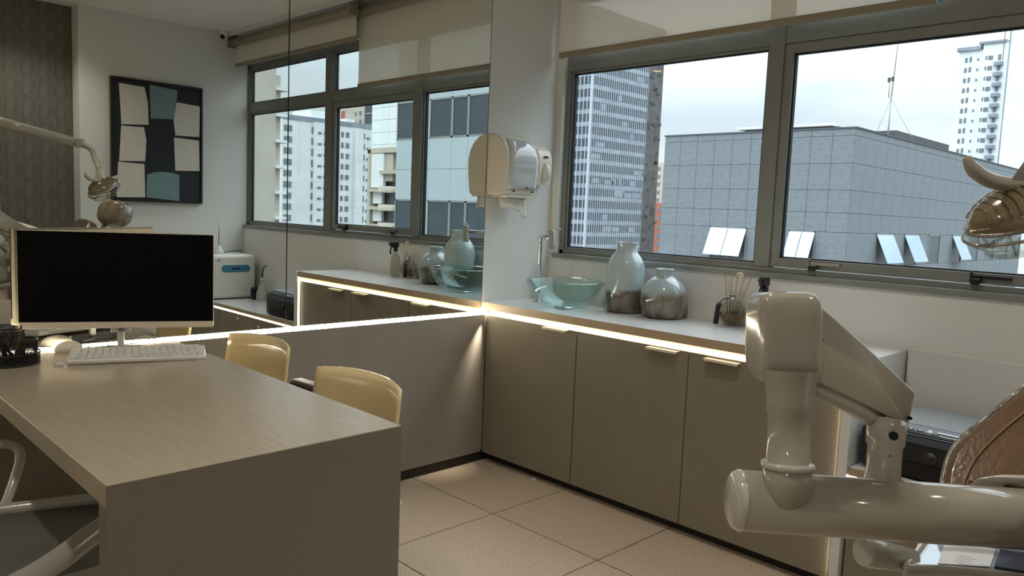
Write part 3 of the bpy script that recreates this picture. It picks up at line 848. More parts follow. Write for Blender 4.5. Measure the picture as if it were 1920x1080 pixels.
tag(put('router_cable', MB().tube(smooth([(3.52, -.28, .853), (3.55, -.16, .864), (3.61, -.06, .868), (3.66, -.022, .868), (3.68, -.012, .8), (3.68, -.012, .6)]), .003, 8), M['black']), 'thin black cable running off the top of the steriliser', 'cable')
wb = thing('wash_bottle', (3.17, -.07, .475), 'clear wash bottle with curved dark spout beside the steriliser', 'bottle')
put('bottle', MB().lathe((3.17, -.07, .475), [(0, .002), (.048, 0), (.052, .006), (.048, .07), (.030, .12), (.016, .145), (.015, .17)], 24), mat('frosted_plastic', (205, 208, 204), .3, alpha=.6), wb)
put('cap', MB().cyl((3.17, -.07, .64), (3.17, -.07, .665), .018), M['white'], wb)
put('spout', MB().tube(smooth([(3.17, -.07, .66), (3.165, -.072, .72), (3.12, -.08, .765), (3.07, -.085, .772)]), [.005] * 999, 8) if False else MB().tube(smooth([(3.17, -.07, .66), (3.165, -.072, .72), (3.12, -.08, .765), (3.07, -.085, .772)]), .005, 8), M['black'], wb)
tag(put('foot_pedal', MB().box(3.22, 3.28, -.13, -.06, .476, .58), M['black'], bevel=.02, seg=3), 'small rounded black device beside the steriliser', 'device')

# ------------------------------------------------------------------ framed picture on the right wall
fp = thing('framed_picture', (3.70, -.72, 1.75), 'black framed abstract picture with cream and teal blocks', 'picture')
XA = 3.716
ya_, yb2, za, zb_ = -1.085, -.362, 1.262, 2.232
put('canvas', MB().box(XA - .022, XA, ya_ + .012, yb2 - .012, za + .012, zb_ - .012), M['art_dark'], fp)
put('frame', MB().box(XA - .034, XA, ya_, ya_ + .014, za, zb_).box(XA - .034, XA, yb2 - .014, yb2, za, zb_).box(XA - .034, XA, ya_ + .014, yb2 - .014, za, za + .014).box(XA - .034, XA, ya_ + .014, yb2 - .014, zb_ - .014, zb_), M['art_frame'], fp)
for col, P in (('art_cream', [(-1.022, 2.185), (-.830, 2.178), (-.805, 2.06), (-.800, 1.885), (-1.006, 1.867)]),
               ('art_cream', [(-1.008, 1.857), (-.835, 1.860), (-.818, 1.76), (-.828, 1.590), (-1.025, 1.580)]),
               ('art_cream', [(-1.033, 1.572), (-.834, 1.568), (-.830, 1.300), (-1.047, 1.292)]),
               ('art_teal', [(-.790, 2.204), (-.569, 2.187), (-.582, 2.06), (-.598, 1.950), (-.783, 1.937)]),
               ('art_cream', [(-.574, 2.091), (-.383, 2.079), (-.387, 1.826), (-.586, 1.819), (-.602, 1.945)]),
               ('art_cream', [(-.598, 1.802), (-.390, 1.794), (-.384, 1.540), (-.588, 1.530)]),
               ('art_teal', [(-.814, 1.486), (-.750, 1.507), (-.687, 1.515), (-.610, 1.510), (-.557, 1.496), (-.556, 1.280), (-.819, 1.300)])):
    put('paper_block', MB().prism([(XA - .022, y, z) for y, z in P], (-.004, 0, 0)), M[col], fp, label='teal block' if col == 'art_teal' else None)

# ------------------------------------------------------------------ dental unit
def D(x, y, z): return Vector((x, y, z))
du = thing('dental_unit', (3.05, -2.25, 0), 'white enamel dental delivery unit whose thick tube and hinged arm cross the view', 'dental unit')
t0, t1 = D(2.429, -2.223, .937), D(2.704, -1.948, .927)
td_ = (t1 - t0).normalized()
put('main_tube', MB().tube([t0, t0 + td_ * .56], .0405, 40), M['enamel'], du)
put('end_cap', MB().lathe(t0, [(0, -.0105), (.030, -.0100), (.0375, -.0065), (.0412, .001), (.0412, .0035), (.0400, .004)], 40, td_), M['enamel_w'], du)
p0_, p1_ = D(2.476, -2.176, .946) - FW * .024 - RT * .009, D(2.4610, -2.1680, 1.112) - FW * .018 - RT * .004
pd = (p1_ - p0_).normalized()
put('front_post', MB().lathe(p0_, [(0, -.0125), (.014, -.0100), (.025, .000), (.0300, .0125), (.0312, .022), (.0312, .046), (.0275, .048), (.0275, .112), (.0300, .117), (.0302, .134), (.033, .156), (.0370, .172)], 36, pd), M['enamel'], du)
put('post_collar', MB().lathe(p0_ + pd * .046, [(.0290, -.005), (.0335, -.004), (.0350, 0), (.0335, .004), (.027, .005)], 36, pd), M['enamel_w'], du)
hc = D(2.456, -2.179, 1.161) + FW * .030
put('hinge_housing', MB().ell(hc + RT * .009 - UP * .003, .0430, .0630, .046, X=RT, Y=UP, Z=-FW, n=56, m=28, p=.36), M['enamel'], du)
q = lambda *a: Vector(a)
a_, b_, c_, d_, e_, f_ = q(2.477, -2.123, 1.203), q(2.479, -2.135, 1.099), q(2.548, -1.99, 1.034), q(2.508, -2.056, 1.154), q(2.545, -1.918, 1.067), q(2.545, -1.938, 1.015)
of = FW * .045 + RT * .0
sh = MB()
vs = [a_, b_, c_, d_, e_, f_] + [p + of for p in (a_, b_, c_, d_, e_, f_)]
sh.add(vs, [(0, 1, 2, 3), (3, 2, 5, 4), (6, 9, 8, 7), (9, 10, 11, 8), (0, 3, 9, 6), (3, 4, 10, 9), (4, 5, 11, 10), (5, 2, 8, 11), (2, 1, 7, 8), (1, 0, 6, 7)])
put('arm_shell', sh, M['enamel'], du, bevel=.004, seg=3)
put('arm_screw', MB().cyl(a_.lerp(b_, .45).lerp(d_, .10) - FW * .004, a_.lerp(b_, .45).lerp(d_, .10) + FW * .01, .0028, n=10), M['hole'], du)
put('arm_screw', MB().cyl(e_.lerp(f_, .7).lerp(c_, .15) - FW * .006, e_.lerp(f_, .7).lerp(c_, .15) + FW * .01, .0026, n=10), M['hole'], du)
put('lower_rod', MB().tube([q(2.470, -2.118, 1.088), q(2.500, -2.055, 1.060), q(2.534, -1.985, 1.020)], .0125, 14), M['enamel_w'], du)
r0, r1 = q(2.548, -2.034, .945), q(2.534, -1.996, 1.033)
rd = (r1 - r0).normalized()
put('rear_post', MB().lathe(r0, [(.026, .008), (.0245, .016), (.0232, .024), (.0232, .058), (.0262, .064), (.0272, .096), (.0, .100)], 30, rd), M['enamel_w'], du)
hp_ = r0 + rd * .080 - FW * .0285 - RT * .003
put('post_hole', MB().cyl(hp_ - FW * .0012, hp_ + FW * .004, .0062, n=16), M['hole'], du)
hp2 = r0 + rd * .050 - FW * .0232 - RT * .003
put('arm_screw', MB().cyl(hp2 - FW * .0012, hp2 + FW * .004, .0025, n=10), M['metal'], du)
tend = t0 + td_ * .56
put('elbow', MB().tube(smooth([tend - td_ * .02, tend + td_ * .05, tend + Vector((.08, -.02, -.02)), tend + Vector((.13, -.10, -.04)), tend + Vector((.15, -.18, -.05))]), .042, 24), M['enamel'], du)
ce = tend + Vector((.15, -.18, 0))
put('column', MB().cyl((ce.x, ce.y, .10), (ce.x, ce.y, .98), .06, n=32), M['enamel'], du)
put('floor_base', MB().lathe((ce.x, ce.y, 0), [(0, .10), (.10, .10), (.24, .045), (.26, 0), (0, 0)], 40), M['enamel'], du)
# instrument tray
tr0 = [(2.577, -2.014), (2.613, -1.974), (2.663, -1.934), (2.705, -1.906), (2.80, -1.86), (2.90, -1.84), (2.90, -1.775), (2.60, -1.775), (2.556, -1.83)]
put('tray', MB().prism([(x, y, .762) for x, y in tr0], (0, 0, .070)), M['enamel_w'], du, bevel=.010, seg=4)
rim = [Vector((x, y, .832)) for x, y in tr0]
cx_, cy_ = 2.70, -1.86
put('tray_rim', MB().tube(smooth([Vector((cx_ + (p.x - cx_) * .96, cy_ + (p.y - cy_) * .96, p.z)) for p in rim + [rim[0]]], 2), .005, 10), M['enamel_w'], du)
put('tray_glass', MB().prism([(cx_ + (x - cx_) * .90, cy_ + (y - cy_) * .86, .8315) for x, y in tr0], (0, 0, .0012)), mat('tray_glass', (170, 190, 205), .04, spec=.9, coat=1), du)  # glass inset; the window's bluish reflection is put into its colour
put('tray_handle', MB().prism([q(2.620, -1.915, .934), q(2.633, -1.902, .954), q(2.649, -1.885, .958), q(2.700, -1.850, .962), q(2.700, -1.850, .953), q(2.655, -1.880, .948), q(2.645, -1.890, .934)], (.010, .028, .0)), M['enamel_w'], du, bevel=.002)
put('handle_stem', MB().tube([q(2.70, -1.845, .958), q(2.76, -1.82, .93), q(2.78, -1.81, .82)], .010, 12), M['enamel_w'], du)
put('knob', MB().tube([q(2.528, -2.030, .842), q(2.532, -2.022, .841), q(2.575, -1.962, .826)], [.019, .0215, .017], 28), M['enamel_w'], du)
put('tray_stem', MB().tube([(2.68, -1.88, .765), (2.72, -1.93, .73), (2.80, -2.05, .70), (ce.x, ce.y, .70)], .018, 16), M['enamel'], du)
tag(put('paper_slip', MB().prism([(2.609, -1.962, .8335), (2.592, -1.873, .8335), (2.652, -1.836, .8335), (2.663, -1.914, .8335)], (0, 0, .001)), M['paper']), 'white paper slip with faint scribbles on the unit tray', 'paper')
sc_ = MB()
for i in range(4):
    y = -1.935 + i * .010
    sc_.tube([(2.622 + .004 * j, y + .003 * math.sin(j * 2.1 + i), .8346) for j in range(6)], .0004, 5)
s_o = put('scribble', sc_, M['ink'], bpy.data.objects['paper_slip'])
tag(put('grey_pad', MB().prism([(2.668, -1.912, .8335), (2.657, -1.834, .8335), (2.72, -1.80, .8335), (2.78, -1.80, .8335), (2.79, -1.85, .8335), (2.705, -1.893, .8335)], (0, 0, .003)), mat('slate_pad', (74, 82, 100), .6), bevel=.001), 'slate grey pad beside the paper slip on the unit tray', 'pad')
# console behind (seen in the mirror)
put('console', MB().box(2.79, 3.08, -2.15, -2.00, .86, .925), M['enamel_w'], du, bevel=.015, seg=3)
put('console_head', MB().ell((2.86, -2.085, .99), .12, .10, .055, n=32, m=16, p=.7), M['enamel_w'], du)
put('holder', MB().box(2.80, 2.90, -2.02, -1.965, .935, .985), M['enamel_w'], du, bevel=.008)
put('lower_box', MB().box(2.78, 3.05, -2.12, -1.985, .42, .70), M['bezel'], du, bevel=.01)
put('side_arm', MB().tube([(3.0, -2.14, 1.16), (2.80, -2.02, 1.115), (2.755, -1.72, 1.02), (2.76, -1.62, .985)], [.034, .034, .026, .022], 20), M['bezel'], du)

# operating lamp
lp = thing('operating_lamp', (2.583, -1.483, 1.35), 'dental operating lamp with ribbed amber head and curved white handle', 'lamp')
lc = D(2.583, -1.483, 1.352)
ln = (UP * .90 - FW * .25 - RT * .36).normalized()       # top of the head
lu = (RT - ln * RT.dot(ln)).normalized(); lv = ln.cross(lu)
put('head_shell', MB().ell(lc, .118, .082, .060, X=lu, Y=lv, Z=ln, t0=0, t1=1, n=48, m=14), M['smoke'], lp)
put('head_base', MB().ell(lc, .118, .082, .016, X=lu, Y=lv, Z=ln, t0=-1, t1=0, n=48, m=6), M['smoke'], lp)
put('rim_band', MB().tube([lc + lu * .119 * math.cos(a) + lv * .083 * math.sin(a) for a in [2 * math.pi * k / 60 for k in range(61)]], .004, 8, False), M['wrap'], lp)
for i in range(14):
    s = -.86 + i * .12
    R_ = []
    for k in range(13):
        t = -1.15 + 2.3 * k / 12
        x = s + .10 * math.cos(t * 1.2)
        y = math.sin(t) * math.sqrt(max(0, 1 - min(.98, x * x))) * .95
        h2 = max(0, 1 - x * x - y * y)
        R_.append(lc + lu * .120 * x + lv * .084 * y + ln * (.0605 * math.sqrt(h2) + .001))
    put('rib', MB().tube(R_, .0014, 6), M['smoke'], lp)
put('shield', MB().ell(lc - ln * .012, .126, .090, .050, X=lu, Y=lv, Z=-ln, t0=.0, t1=.8, n=48, m=8), M['clear'], lp)
put('shield_rim', MB().tube([lc - ln * .052 + lu * (.082 * math.cos(a) - .012) + lv * .060 * math.sin(a) for a in [2 * math.pi * k / 48 for k in range(49)]], .0045, 8, False), M['clear'], lp)
put('shield_rim', MB().tube([lc - ln * .016 + lu * .127 * math.cos(a) + lv * .091 * math.sin(a) for a in [2 * math.pi * k / 60 for k in range(61)]], .003, 8, False), M['wrap'], lp)
for k in range(4):
    a = math.pi * (.25 + .5 * k)
    put('shield_strut', MB().tube([lc + lu * .120 * math.cos(a) + lv * .084 * math.sin(a), lc - ln * .052 + lu * (.082 * math.cos(a) - .012) + lv * .060 * math.sin(a)], .003, 6), M['clear'], lp)
hb = smooth([q(2.4985, -1.615, 1.442), q(2.507, -1.607, 1.420), q(2.530, -1.570, 1.400), q(2.562, -1.510, 1.396), q(2.60, -1.455, 1.405), q(2.655, -1.395, 1.42), q(2.70, -1.33, 1.45)])
n_ = len(hb)
put('handle', MB().tube(hb, [.0055 + .0080 * min(1, 1.0 * min(i, n_ - 1 - i) / (n_ * .22)) for i in range(n_)], 16, sx=.8), M['enamel'], lp)
put('hub', MB().cyl(q(2.583, -1.490, 1.405), q(2.600, -1.500, 1.475), .026, .022), M['enamel_w'], lp, bevel=.004)
put('hub_plate', MB().prism([q(2.552, -1.545, 1.40), q(2.575, -1.505, 1.395), q(2.60, -1.50, 1.47), q(2.582, -1.525, 1.468)], (.004, .012, 0)), M['enamel'], lp)
put('yoke', MB().tube(smooth([q(2.600, -1.50, 1.47), q(2.655, -1.495, 1.50), q(2.71, -1.50, 1.56), q(2.735, -1.505, 1.61), q(2.80, -1.565, 1.642)]), .017, 14), M['enamel'], lp)
put('spring_arm', MB().tube([q(2.80, -1.555, 1.642), q(2.87, -1.991, 1.732), q(2.93, -2.38, 1.80)], [.026, .036, .040], 24), M['enamel'], lp)
put('pivot', MB().lathe((2.80, -1.560, 1.612), [(0, 0), (.028, 0), (.030, .006), (.030, .054), (.028, .060), (0, .060)], 20), M['enamel'], lp)
put('light_post', MB().tube([(2.93, -2.38, 1.84), (2.95, -2.42, 1.80), (3.02, -2.30, 1.60), (ce.x, ce.y, 1.3), (ce.x, ce.y, .98)], .030, 20), M['enamel'], lp)
put('bulb', MB().ell(lc + ln * .02, .012, .012, .012), M['lamp'], lp)

# dental chair
dc = thing('dental_chair', (2.83, -1.75, 0), 'brown leather dental chair in glossy clear wrap, cut by the right edge', 'dental chair')
pv = Vector((0, .55, .835)).normalized(); pn_ = Vector((1, 0, 0)).cross(pv)
o0 = Vector((0, -1.70, .89))
CX = 2.835
outl = [(2.56, -.33), (2.548, -.15), (2.541, -.06), (2.532, .008), (2.534, .044), (2.544, .075), (2.573, .121), (2.596, .157), (2.622, .200), (2.665, .262), (2.72, .30)]
full = outl + [(2 * CX - x, v_) for x, v_ in outl[::-1]]
put('backrest', MB().prism([o0 + Vector((x, 0, 0)) + pv * v_ for x, v_ in full], -pn_ * .07 if pn_.y < 0 else pn_ * .07), M['leather'], dc, bevel=.016, seg=4)
front = (-pn_ if pn_.y > 0 else pn_)
def bk(x, v_, h=.002): return o0 + Vector((x, 0, 0)) + pv * v_ + front * h
put('wrap_edge_highlight', MB().tube(smooth([bk(x, v_, -.012) for x, v_ in full], 2), .006, 8), M['wrap'], dc, label='highlight painted as a pale line on the edge of the clear wrap')  # pale tube stands in for the highlight along the wrap's edge
put('seam', MB().tube(smooth([bk(2.568, -.15), bk(2.566, .01), bk(2.586, .07), bk(2.64, .16), bk(2.70, .24)]), .002, 6), M['seam'], dc)
put('seam', MB().tube([bk(2.575, -.0), bk(2.70, -.012), bk(2.98, -.012), bk(3.09, 0)], .002, 6), M['seam'], dc)
put('cushion_panel', MB().prism([bk(2.60, -.30), bk(2.60, -.02), bk(3.07, -.02), bk(3.07, -.30)], front * .012), M['leather'], dc, bevel=.006)
put('cushion_panel', MB().prism([bk(2.60, .005), bk(2.615, .07), bk(2.675, .16), bk(2.74, .24), bk(2.93, .24), bk(2.995, .16), bk(3.055, .07), bk(3.07, .005)], front * .010), M['leather'], dc, bevel=.006)
hcn = Vector((2.83, -1.345, 1.185)); hn = Vector((-.55, -.78, .28)).normalized(); hx2 = hn.orthogonal().normalized()
put('headrest', MB().ell(hcn, .108, .088, .060, X=hn.cross(Vector((0, 0, 1))).normalized(), Y=(hn.cross(hn.cross(Vector((0, 0, 1))))).normalized(), Z=hn, n=36, m=18, p=.75), mat('wrapped_headrest_leather', (146, 130, 112), .18, rgb2=(126, 110, 92), nscale=14, coat=.8, bump=.2, bscale=26), dc)
put('headrest_wrap', MB().ell(hcn - hn * .030, .112, .092, .055, X=hn.cross(Vector((0, 0, 1))).normalized(), Y=(hn.cross(hn.cross(Vector((0, 0, 1))))).normalized(), Z=hn, n=36, m=18, p=.75), M['wrap'], dc, label='crinkled silvery plastic wrap')
put('headrest_stem', MB().tube([(2.835, -1.38, 1.13), (2.835, -1.46, 1.04), (2.835, -1.52, .98)], .02, 14), M['metal'], dc)
put('seat', MB().prism([(2.58, -1.98, .50), (2.58, -2.02, .53), (2.60, -2.75, .53), (2.70, -2.95, .53), (2.96, -2.95, .53), (3.07, -2.75, .53), (3.09, -2.02, .53), (3.09, -1.98, .50)], (0, 0, .10)) if False else MB().box(2.59, 3.08, -2.60, -1.86, .44, .54), M['leather'], dc, bevel=.035, seg=4)
put('leg_rest', MB().box(2.66, 3.01, -3.02, -2.60, .40, .49), M['leather'], dc, bevel=.03, seg=4)
put('lift_column', MB().box(2.74, 2.92, -2.20, -1.90, .08, .45), M['enamel'], dc, bevel=.02)
put('floor_plate', MB().box(2.66, 3.00, -2.45, -1.65, 0, .08), M['enamel'], dc, bevel=.03)

# ------------------------------------------------------------------ the city outside
GZ = -38.0
gr = MB().box(-500, 500, .6, 900, GZ - 1, GZ)
tag(put('city_ground', gr, M['asphalt']), kind='structure')
# body of the own building under and over the room
struct('wall_facade', MB().box(-12, 16, -18, .10, GZ, -.16).box(-12, -.21, -18, .10, -.16, 9).box(4.25, 16, -18, .10, -.16, 9).box(-.21, 4.25, -18, .10, 2.96, 9).box(-.21, 4.25, -18, -5.2, -.16, 2.96), M['beige'])

# granite clad building
def top(o, lab, cat, g=None): return tag(o, lab, cat, g)
gb = thing('granite_building', (-20, 55, GZ), 'low grey granite-clad building across the street with tilted-open windows', 'building')
GX0, GX1, GY, GY2, GT = -25.5, -13.75, 38.1, 74.5, 6.30
put('core', MB().box(GX0 + .05, GX1 - .05, GY + .05, GY2, GZ, GT - .02), M['joint'], gb)
rows = [(6.30, 5.93), (5.93, 4.50), (4.50, 3.10), (3.10, 1.90), (1.90, .86), (.86, -1.0), (-1.0, -2.4)]
pc = {}
def panel(axis, a, b, z1, z0, x):
    w_, h_ = round(b - a, 3), round(z1 - z0, 3)
    key = (axis, w_, h_)
    g = .010
    if key not in pc:
        m = MB().box(g, w_ - g, 0, .06, g, h_ - g) if axis == 'x' else MB().box(0, .06, g, w_ - g, g, h_ - g)
        pc[key] = put('cladding_panel', m, M['granite'], gb)
        pc[key]['_'] = 1; o = pc[key]; del o['_']
        o.data.transform(Matrix.Translation(ORI[gb.name]))
    else:
        o = pc[key].copy(); COL.objects.link(o)
    base = Vector((a, GY - .012, z0)) if axis == 'x' else Vector((x, a, z0))
    o.location = base - ORI[gb.name]
NXW = 10
wx = (GX1 - GX0) / NXW
left_wins = [(-21.9, -19.5, True), (-16.95, -15.45, True)]
right_wins = [(42.0, 44.6, True), (46.4, 48.9, True), (50.9, 53.2, False), (55.6, 58.0, True), (59.9, 62.1, False), (64.0, 66.3, False), (68.3, 70.4, False), (72.3, 74.2, False)]
for r_, (z1, z0) in enumerate(rows):
    win_row = r_ == 5
    segs = []
    if win_row:
        cur = GX0
        for a, b, _ in left_wins:
            n = max(1, round((a - cur) / 1.3)); segs += [(cur + (a - cur) * i / n, cur + (a - cur) * (i + 1) / n) for i in range(n)]; cur = b
        n = max(1, round((GX1 - cur) / 1.3)); segs += [(cur + (GX1 - cur) * i / n, cur + (GX1 - cur) * (i + 1) / n) for i in range(n)]
    else:
        segs = [(GX0 + i * wx, GX0 + (i + 1) * wx) for i in range(NXW)]
    for a, b in segs: panel('x', a, b, z1, z0, 0)
    segs = []
    NYW = 24; wy = (GY2 - GY) / NYW
    if win_row:
        cur = GY
        for a, b, _ in right_wins:
            segs.append((cur, a)); cur = b
        segs.append((cur, GY2))
    else:
        segs = [(GY + i * wy, GY + (i + 1) * wy) for i in range(NYW)]
    for a, b in segs:
        if b - a > .2: panel('y', a, b, z1, z0, GX1 - .05)
put('coping', MB().box(GX0 - .05, GX1 + .06, GY - .06, GY2, GT, GT + .08), M['joint'], gb)
for a, b, op in left_wins:
    w_ = put('window', MB().box(a + .05, b - .05, GY + .0, GY + .045, -1.0, .86), M['dglass'], gb)
    put('window_frame', MB().box(a, a + .07, GY - .05, GY + .04, -1.0, .86).box(b - .07, b, GY - .05, GY + .04, -1.0, .86).box(a, b, GY - .05, GY + .04, .80, .86).box((a + b) / 2 - .03, (a + b) / 2 + .03, GY - .03, GY + .04, -1.0, .86), M['steel'], w_)
    if op:
        s = MB()
        ang = R(24); L_ = 1.72
        P0 = Vector((0, GY - .06, .80)); dv = Vector((0, -math.sin(ang), -math.cos(ang)))
        for (c0, c1) in ((a + .03, (a + b) / 2 - .02), ((a + b) / 2 + .02, b - .03)):
            s.prism([(c0, P0.y, P0.z), (c1, P0.y, P0.z), (c1, P0.y + dv.y * L_, P0.z + dv.z * L_), (c0, P0.y + dv.y * L_, P0.z + dv.z * L_)], (0, .03, .01))
        put('open_sash', s, M['skyglass'], w_)
for a, b, op in right_wins:
    w_ = put('window', MB().box(GX1 - .045, GX1 - .0, a + .05, b - .05, -1.0 if not op else -1.0, .86), M['dglass'], gb)
    put('window_frame', MB().box(GX1 - .04, GX1 + .05, a, a + .09, -1.0, .86).box(GX1 - .04, GX1 + .05, b - .09, b, -1.0, .86).box(GX1 - .04, GX1 + .05, a, b, .80, .86), M['steel'], w_)
    if op:
        s = MB(); ang = R(24); L_ = 1.72
        s.prism([(GX1 + .06, a + .04, .80), (GX1 + .06, b - .04, .80), (GX1 + .06 + math.sin(ang) * L_, b - .04, .80 - math.cos(ang) * L_), (GX1 + .06 + math.sin(ang) * L_, a + .04, .80 - math.cos(ang) * L_)], (-.03, 0, .01))
        put('open_sash', s, M['skyglass'], w_)
put('roof_hut', MB().box(-24, -19.9, 61, 74, 6.3, 8.75), M['roofdark'], gb)

# mast with guy wires
ma = thing('antenna_mast', (-18.3, 55, 6.3), 'slender steel antenna mast with guy wires on the granite building', 'antenna')
put('pole', MB().cyl((-18.3, 55, 6.3), (-18.3, 55, 10.4), .05, n=8).cyl((-18.3, 55, 10.4), (-18.1, 55, 16), .035, n=8).cyl((-18.5, 55, 10.4), (-18.48, 55, 11.6), .03, n=8).cyl((-18.5, 55, 10.4), (-18.3, 55, 10.3), .03, n=6), M['steel'], ma)
put('guy_wire', MB().cyl((-18.3, 55, 10.3), (-19.5, 54.5, 6.3), .02, n=5).cyl((-18.3, 55, 10.3), (-16.0, 55, 6.3), .02, n=5).cyl((-18.3, 55, 10.3), (-18.75, 56, 6.3), .02, n=5), M['steel'], ma)
put('head_unit', MB().box(-18.62, -18.48, 54.9, 55.1, 11.45, 11.75).box(-18.38, -18.24, 54.9, 55.1, 11.5, 11.8), M['roofdark'], ma)

# office tower with grid facade
tw_ = thing('grid_tower', (-118, 140, GZ), 'tall office tower with white vertical fins and dark windows seen through the left pane', 'building')
TX, TY0, TY1, TT = -106.2, 127.0, 147.2, 45.0
put('core', MB().box(TX - 24, TX - .10, TY0 + .10, TY1, GZ, TT), M['dglass'], tw_)
bands = MB(); fl_h = 2.64
z = GZ
i = 0
while z < TT:
    bands.box(TX - .3, TX - .02, TY0 + .02, TY1, z, z + .95)
    bands.box(TX - 24, TX - .02, TY0 + .02, TY0 + .3, z, z + .95)
    z += fl_h; i += 1
put('spandrel_bands', bands, M['band'], tw_, kind='stuff')
fins = MB()
nf = 27
for k in range(nf + 1):
    y = TY0 + (TY1 - TY0) * k / nf
    fins.box(TX - .1, TX + .05, y - .065, y + .065, GZ, TT)
for k in range(1, 22):
    x = TX - 1.12 * k
    fins.box(x - .09, x + .09, TY0 - .04, TY0 + .1, GZ, TT)
fins.box(TX - .2, TX + .2, TY0 - .3, TY0 + .2, GZ, TT)
put('facade_fins', fins, M['fin'], tw_, kind='stuff')
put('service_side', MB().box(TX - 24, TX + .05, TY1, TY1 + 5.6, GZ, TT), M['tdark'], tw_)
bl = MB()
random.seed(5)
for k in range(70):
    zz = GZ + random.random() * (TT - GZ); yy = TY1 + .3 + random.random() * 4.6
    bl.box(TX, TX + .25, yy, yy + .5 + random.random() * .8, zz, zz + .5)
put('wall_boxes', bl, M['roofdark'], tw_, kind='stuff')
pv_ = MB()
for k in range(40):
    zi = int(random.random() * 28); zz = GZ + zi * fl_h + 1.1; yy = TY0 + random.random() * (TY1 - TY0 - 3)
    pv_.box(TX - .09, TX - .03, yy, yy + 1.2 + random.random() * 2.4, zz, zz + .9 + random.random() * .6)
put('drawn_blinds', pv_, M['band'], tw_, kind='stuff')
put('roof_block', MB().box(TX - 20, TX - 3, TY0 + 2, TY0 + 11, TT, TT + 1.3), M['band'], tw_)

# white apartment tower at right
def wins(m, face, pts, w_, h_):
    pass
at = thing('apartment_tower', (-67, 262, GZ), 'white apartment tower with a column of small balconies at far right', 'building')
put('wall', MB().box(-73.2, -66.9, 256, 274, GZ, 53.6).box(-66.9, -60.9, 255.4, 274, GZ, 55.0), M['apt'], at)
put('roof_edge', MB().box(-73.8, -67.5, 255.2, 272, 53.6, 54.6).box(-68.0, -60.9, 254.8, 272, 55.0, 55.6), M['band'], at)
wn = MB(); bc = []
for k in range(32):
    z = 50.3 - 2.95 * k
    wn.box(-71.6, -70.9, 255.9, 256.1, z, z + 1.3).box(-70.4, -69.8, 255.9, 256.1, z, z + 1.5).box(-68.4, -67.9, 255.9, 256.1, z + .2, z + .9)
    wn.box(-66.1, -65.7, 255.3, 255.5, z + .2, z + 1.2).box(-65.4, -64.2, 255.3, 255.5, z, z + 1.2).box(-62.9, -62.1, 255.3, 255.5, z - .3, z + 1.3)
put('windows', wn, M['awin'], at, kind='stuff')
bm_ = MB().box(-63.6, -61.4, 254.0, 255.4, 0, 1.0)
bb = None
for k in range(18):
    z = 48.4 - 2.95 * k
    if bb is None:
        bb = put('balcony', bm_, M['band'], at); o = bb
        o.location.z = z
    else:
        o = bb.copy(); COL.objects.link(o); o.location.z = z
sb_ = thing('blank_tower', (-40, 210, GZ), 'huge plain white tower slab cut by the right frame edge', 'building')
put('wall', MB().box(-46.8, -20, 200, 222, GZ, 62), M['apt'], sb_)
put('corner_joint', MB().box(-46.85, -46.6, 199.9, 200.1, GZ, 62).box(-20, -19.9, 199.9, 222, GZ, 62), M['band'], sb_)
put('roof_mast', MB().cyl((-48.6, 203, 40), (-48.6, 203, 70), .10, n=6), M['steel'], sb_)

# long flat roofed block behind the granite building
fb_ = thing('flat_roof_block', (-70, 160, GZ), 'distant flat-roofed block with window strip peeking over the granite building', 'building')
put('wall', MB().box(-83.0, -63.0, 151, 175, GZ, 19.9), M['beige'], fb_)
put('roof_slab', MB().box(-84.2, -63.6, 149.5, 176, 20.5, 21.0), M['apt'], fb_)
st = MB()
for k in range(9):
    st.box(-83 + k * 2.3, -81.6 + k * 2.3, 150.8, 151.2, 18.9, 20.2)
put('windows', st, M['awin'], fb_, kind='stuff')
put('attic', MB().box(-83, -63, 151.3, 175, 19.9, 20.5), M['roofdark'], fb_)
for nm, b_, mt, lab in (('brick_block', (-172, -150, 222, 240, GZ, 6), 'brick', 'far red block low between the tower and the granite building'),
                        ('pale_block', (-190, -160, 250, 270, GZ, 22), 'beige', 'far pale block rising between the tower and the granite building')):
    t_ = thing(nm, ((b_[0] + b_[1]) / 2, b_[2], GZ), lab, 'building')
    put('wall', MB().box(*b_), M[mt], t_)
    w2 = MB()
    for i in range(8):
        for j in range(9):
            w2.box(b_[0] + 1 + i * 2.5, b_[0] + 2.2 + i * 2.5, b_[2] - .1, b_[2] + .1, b_[5] - 3 - j * 3, b_[5] - 1.6 - j * 3)
            w2.box(b_[1] - .1, b_[1] + .1, b_[2] + 1 + i * 2, b_[2] + 2 + i * 2, b_[5] - 3 - j * 3, b_[5] - 1.6 - j * 3)
    put('windows', w2, M['awin'], t_, kind='stuff')

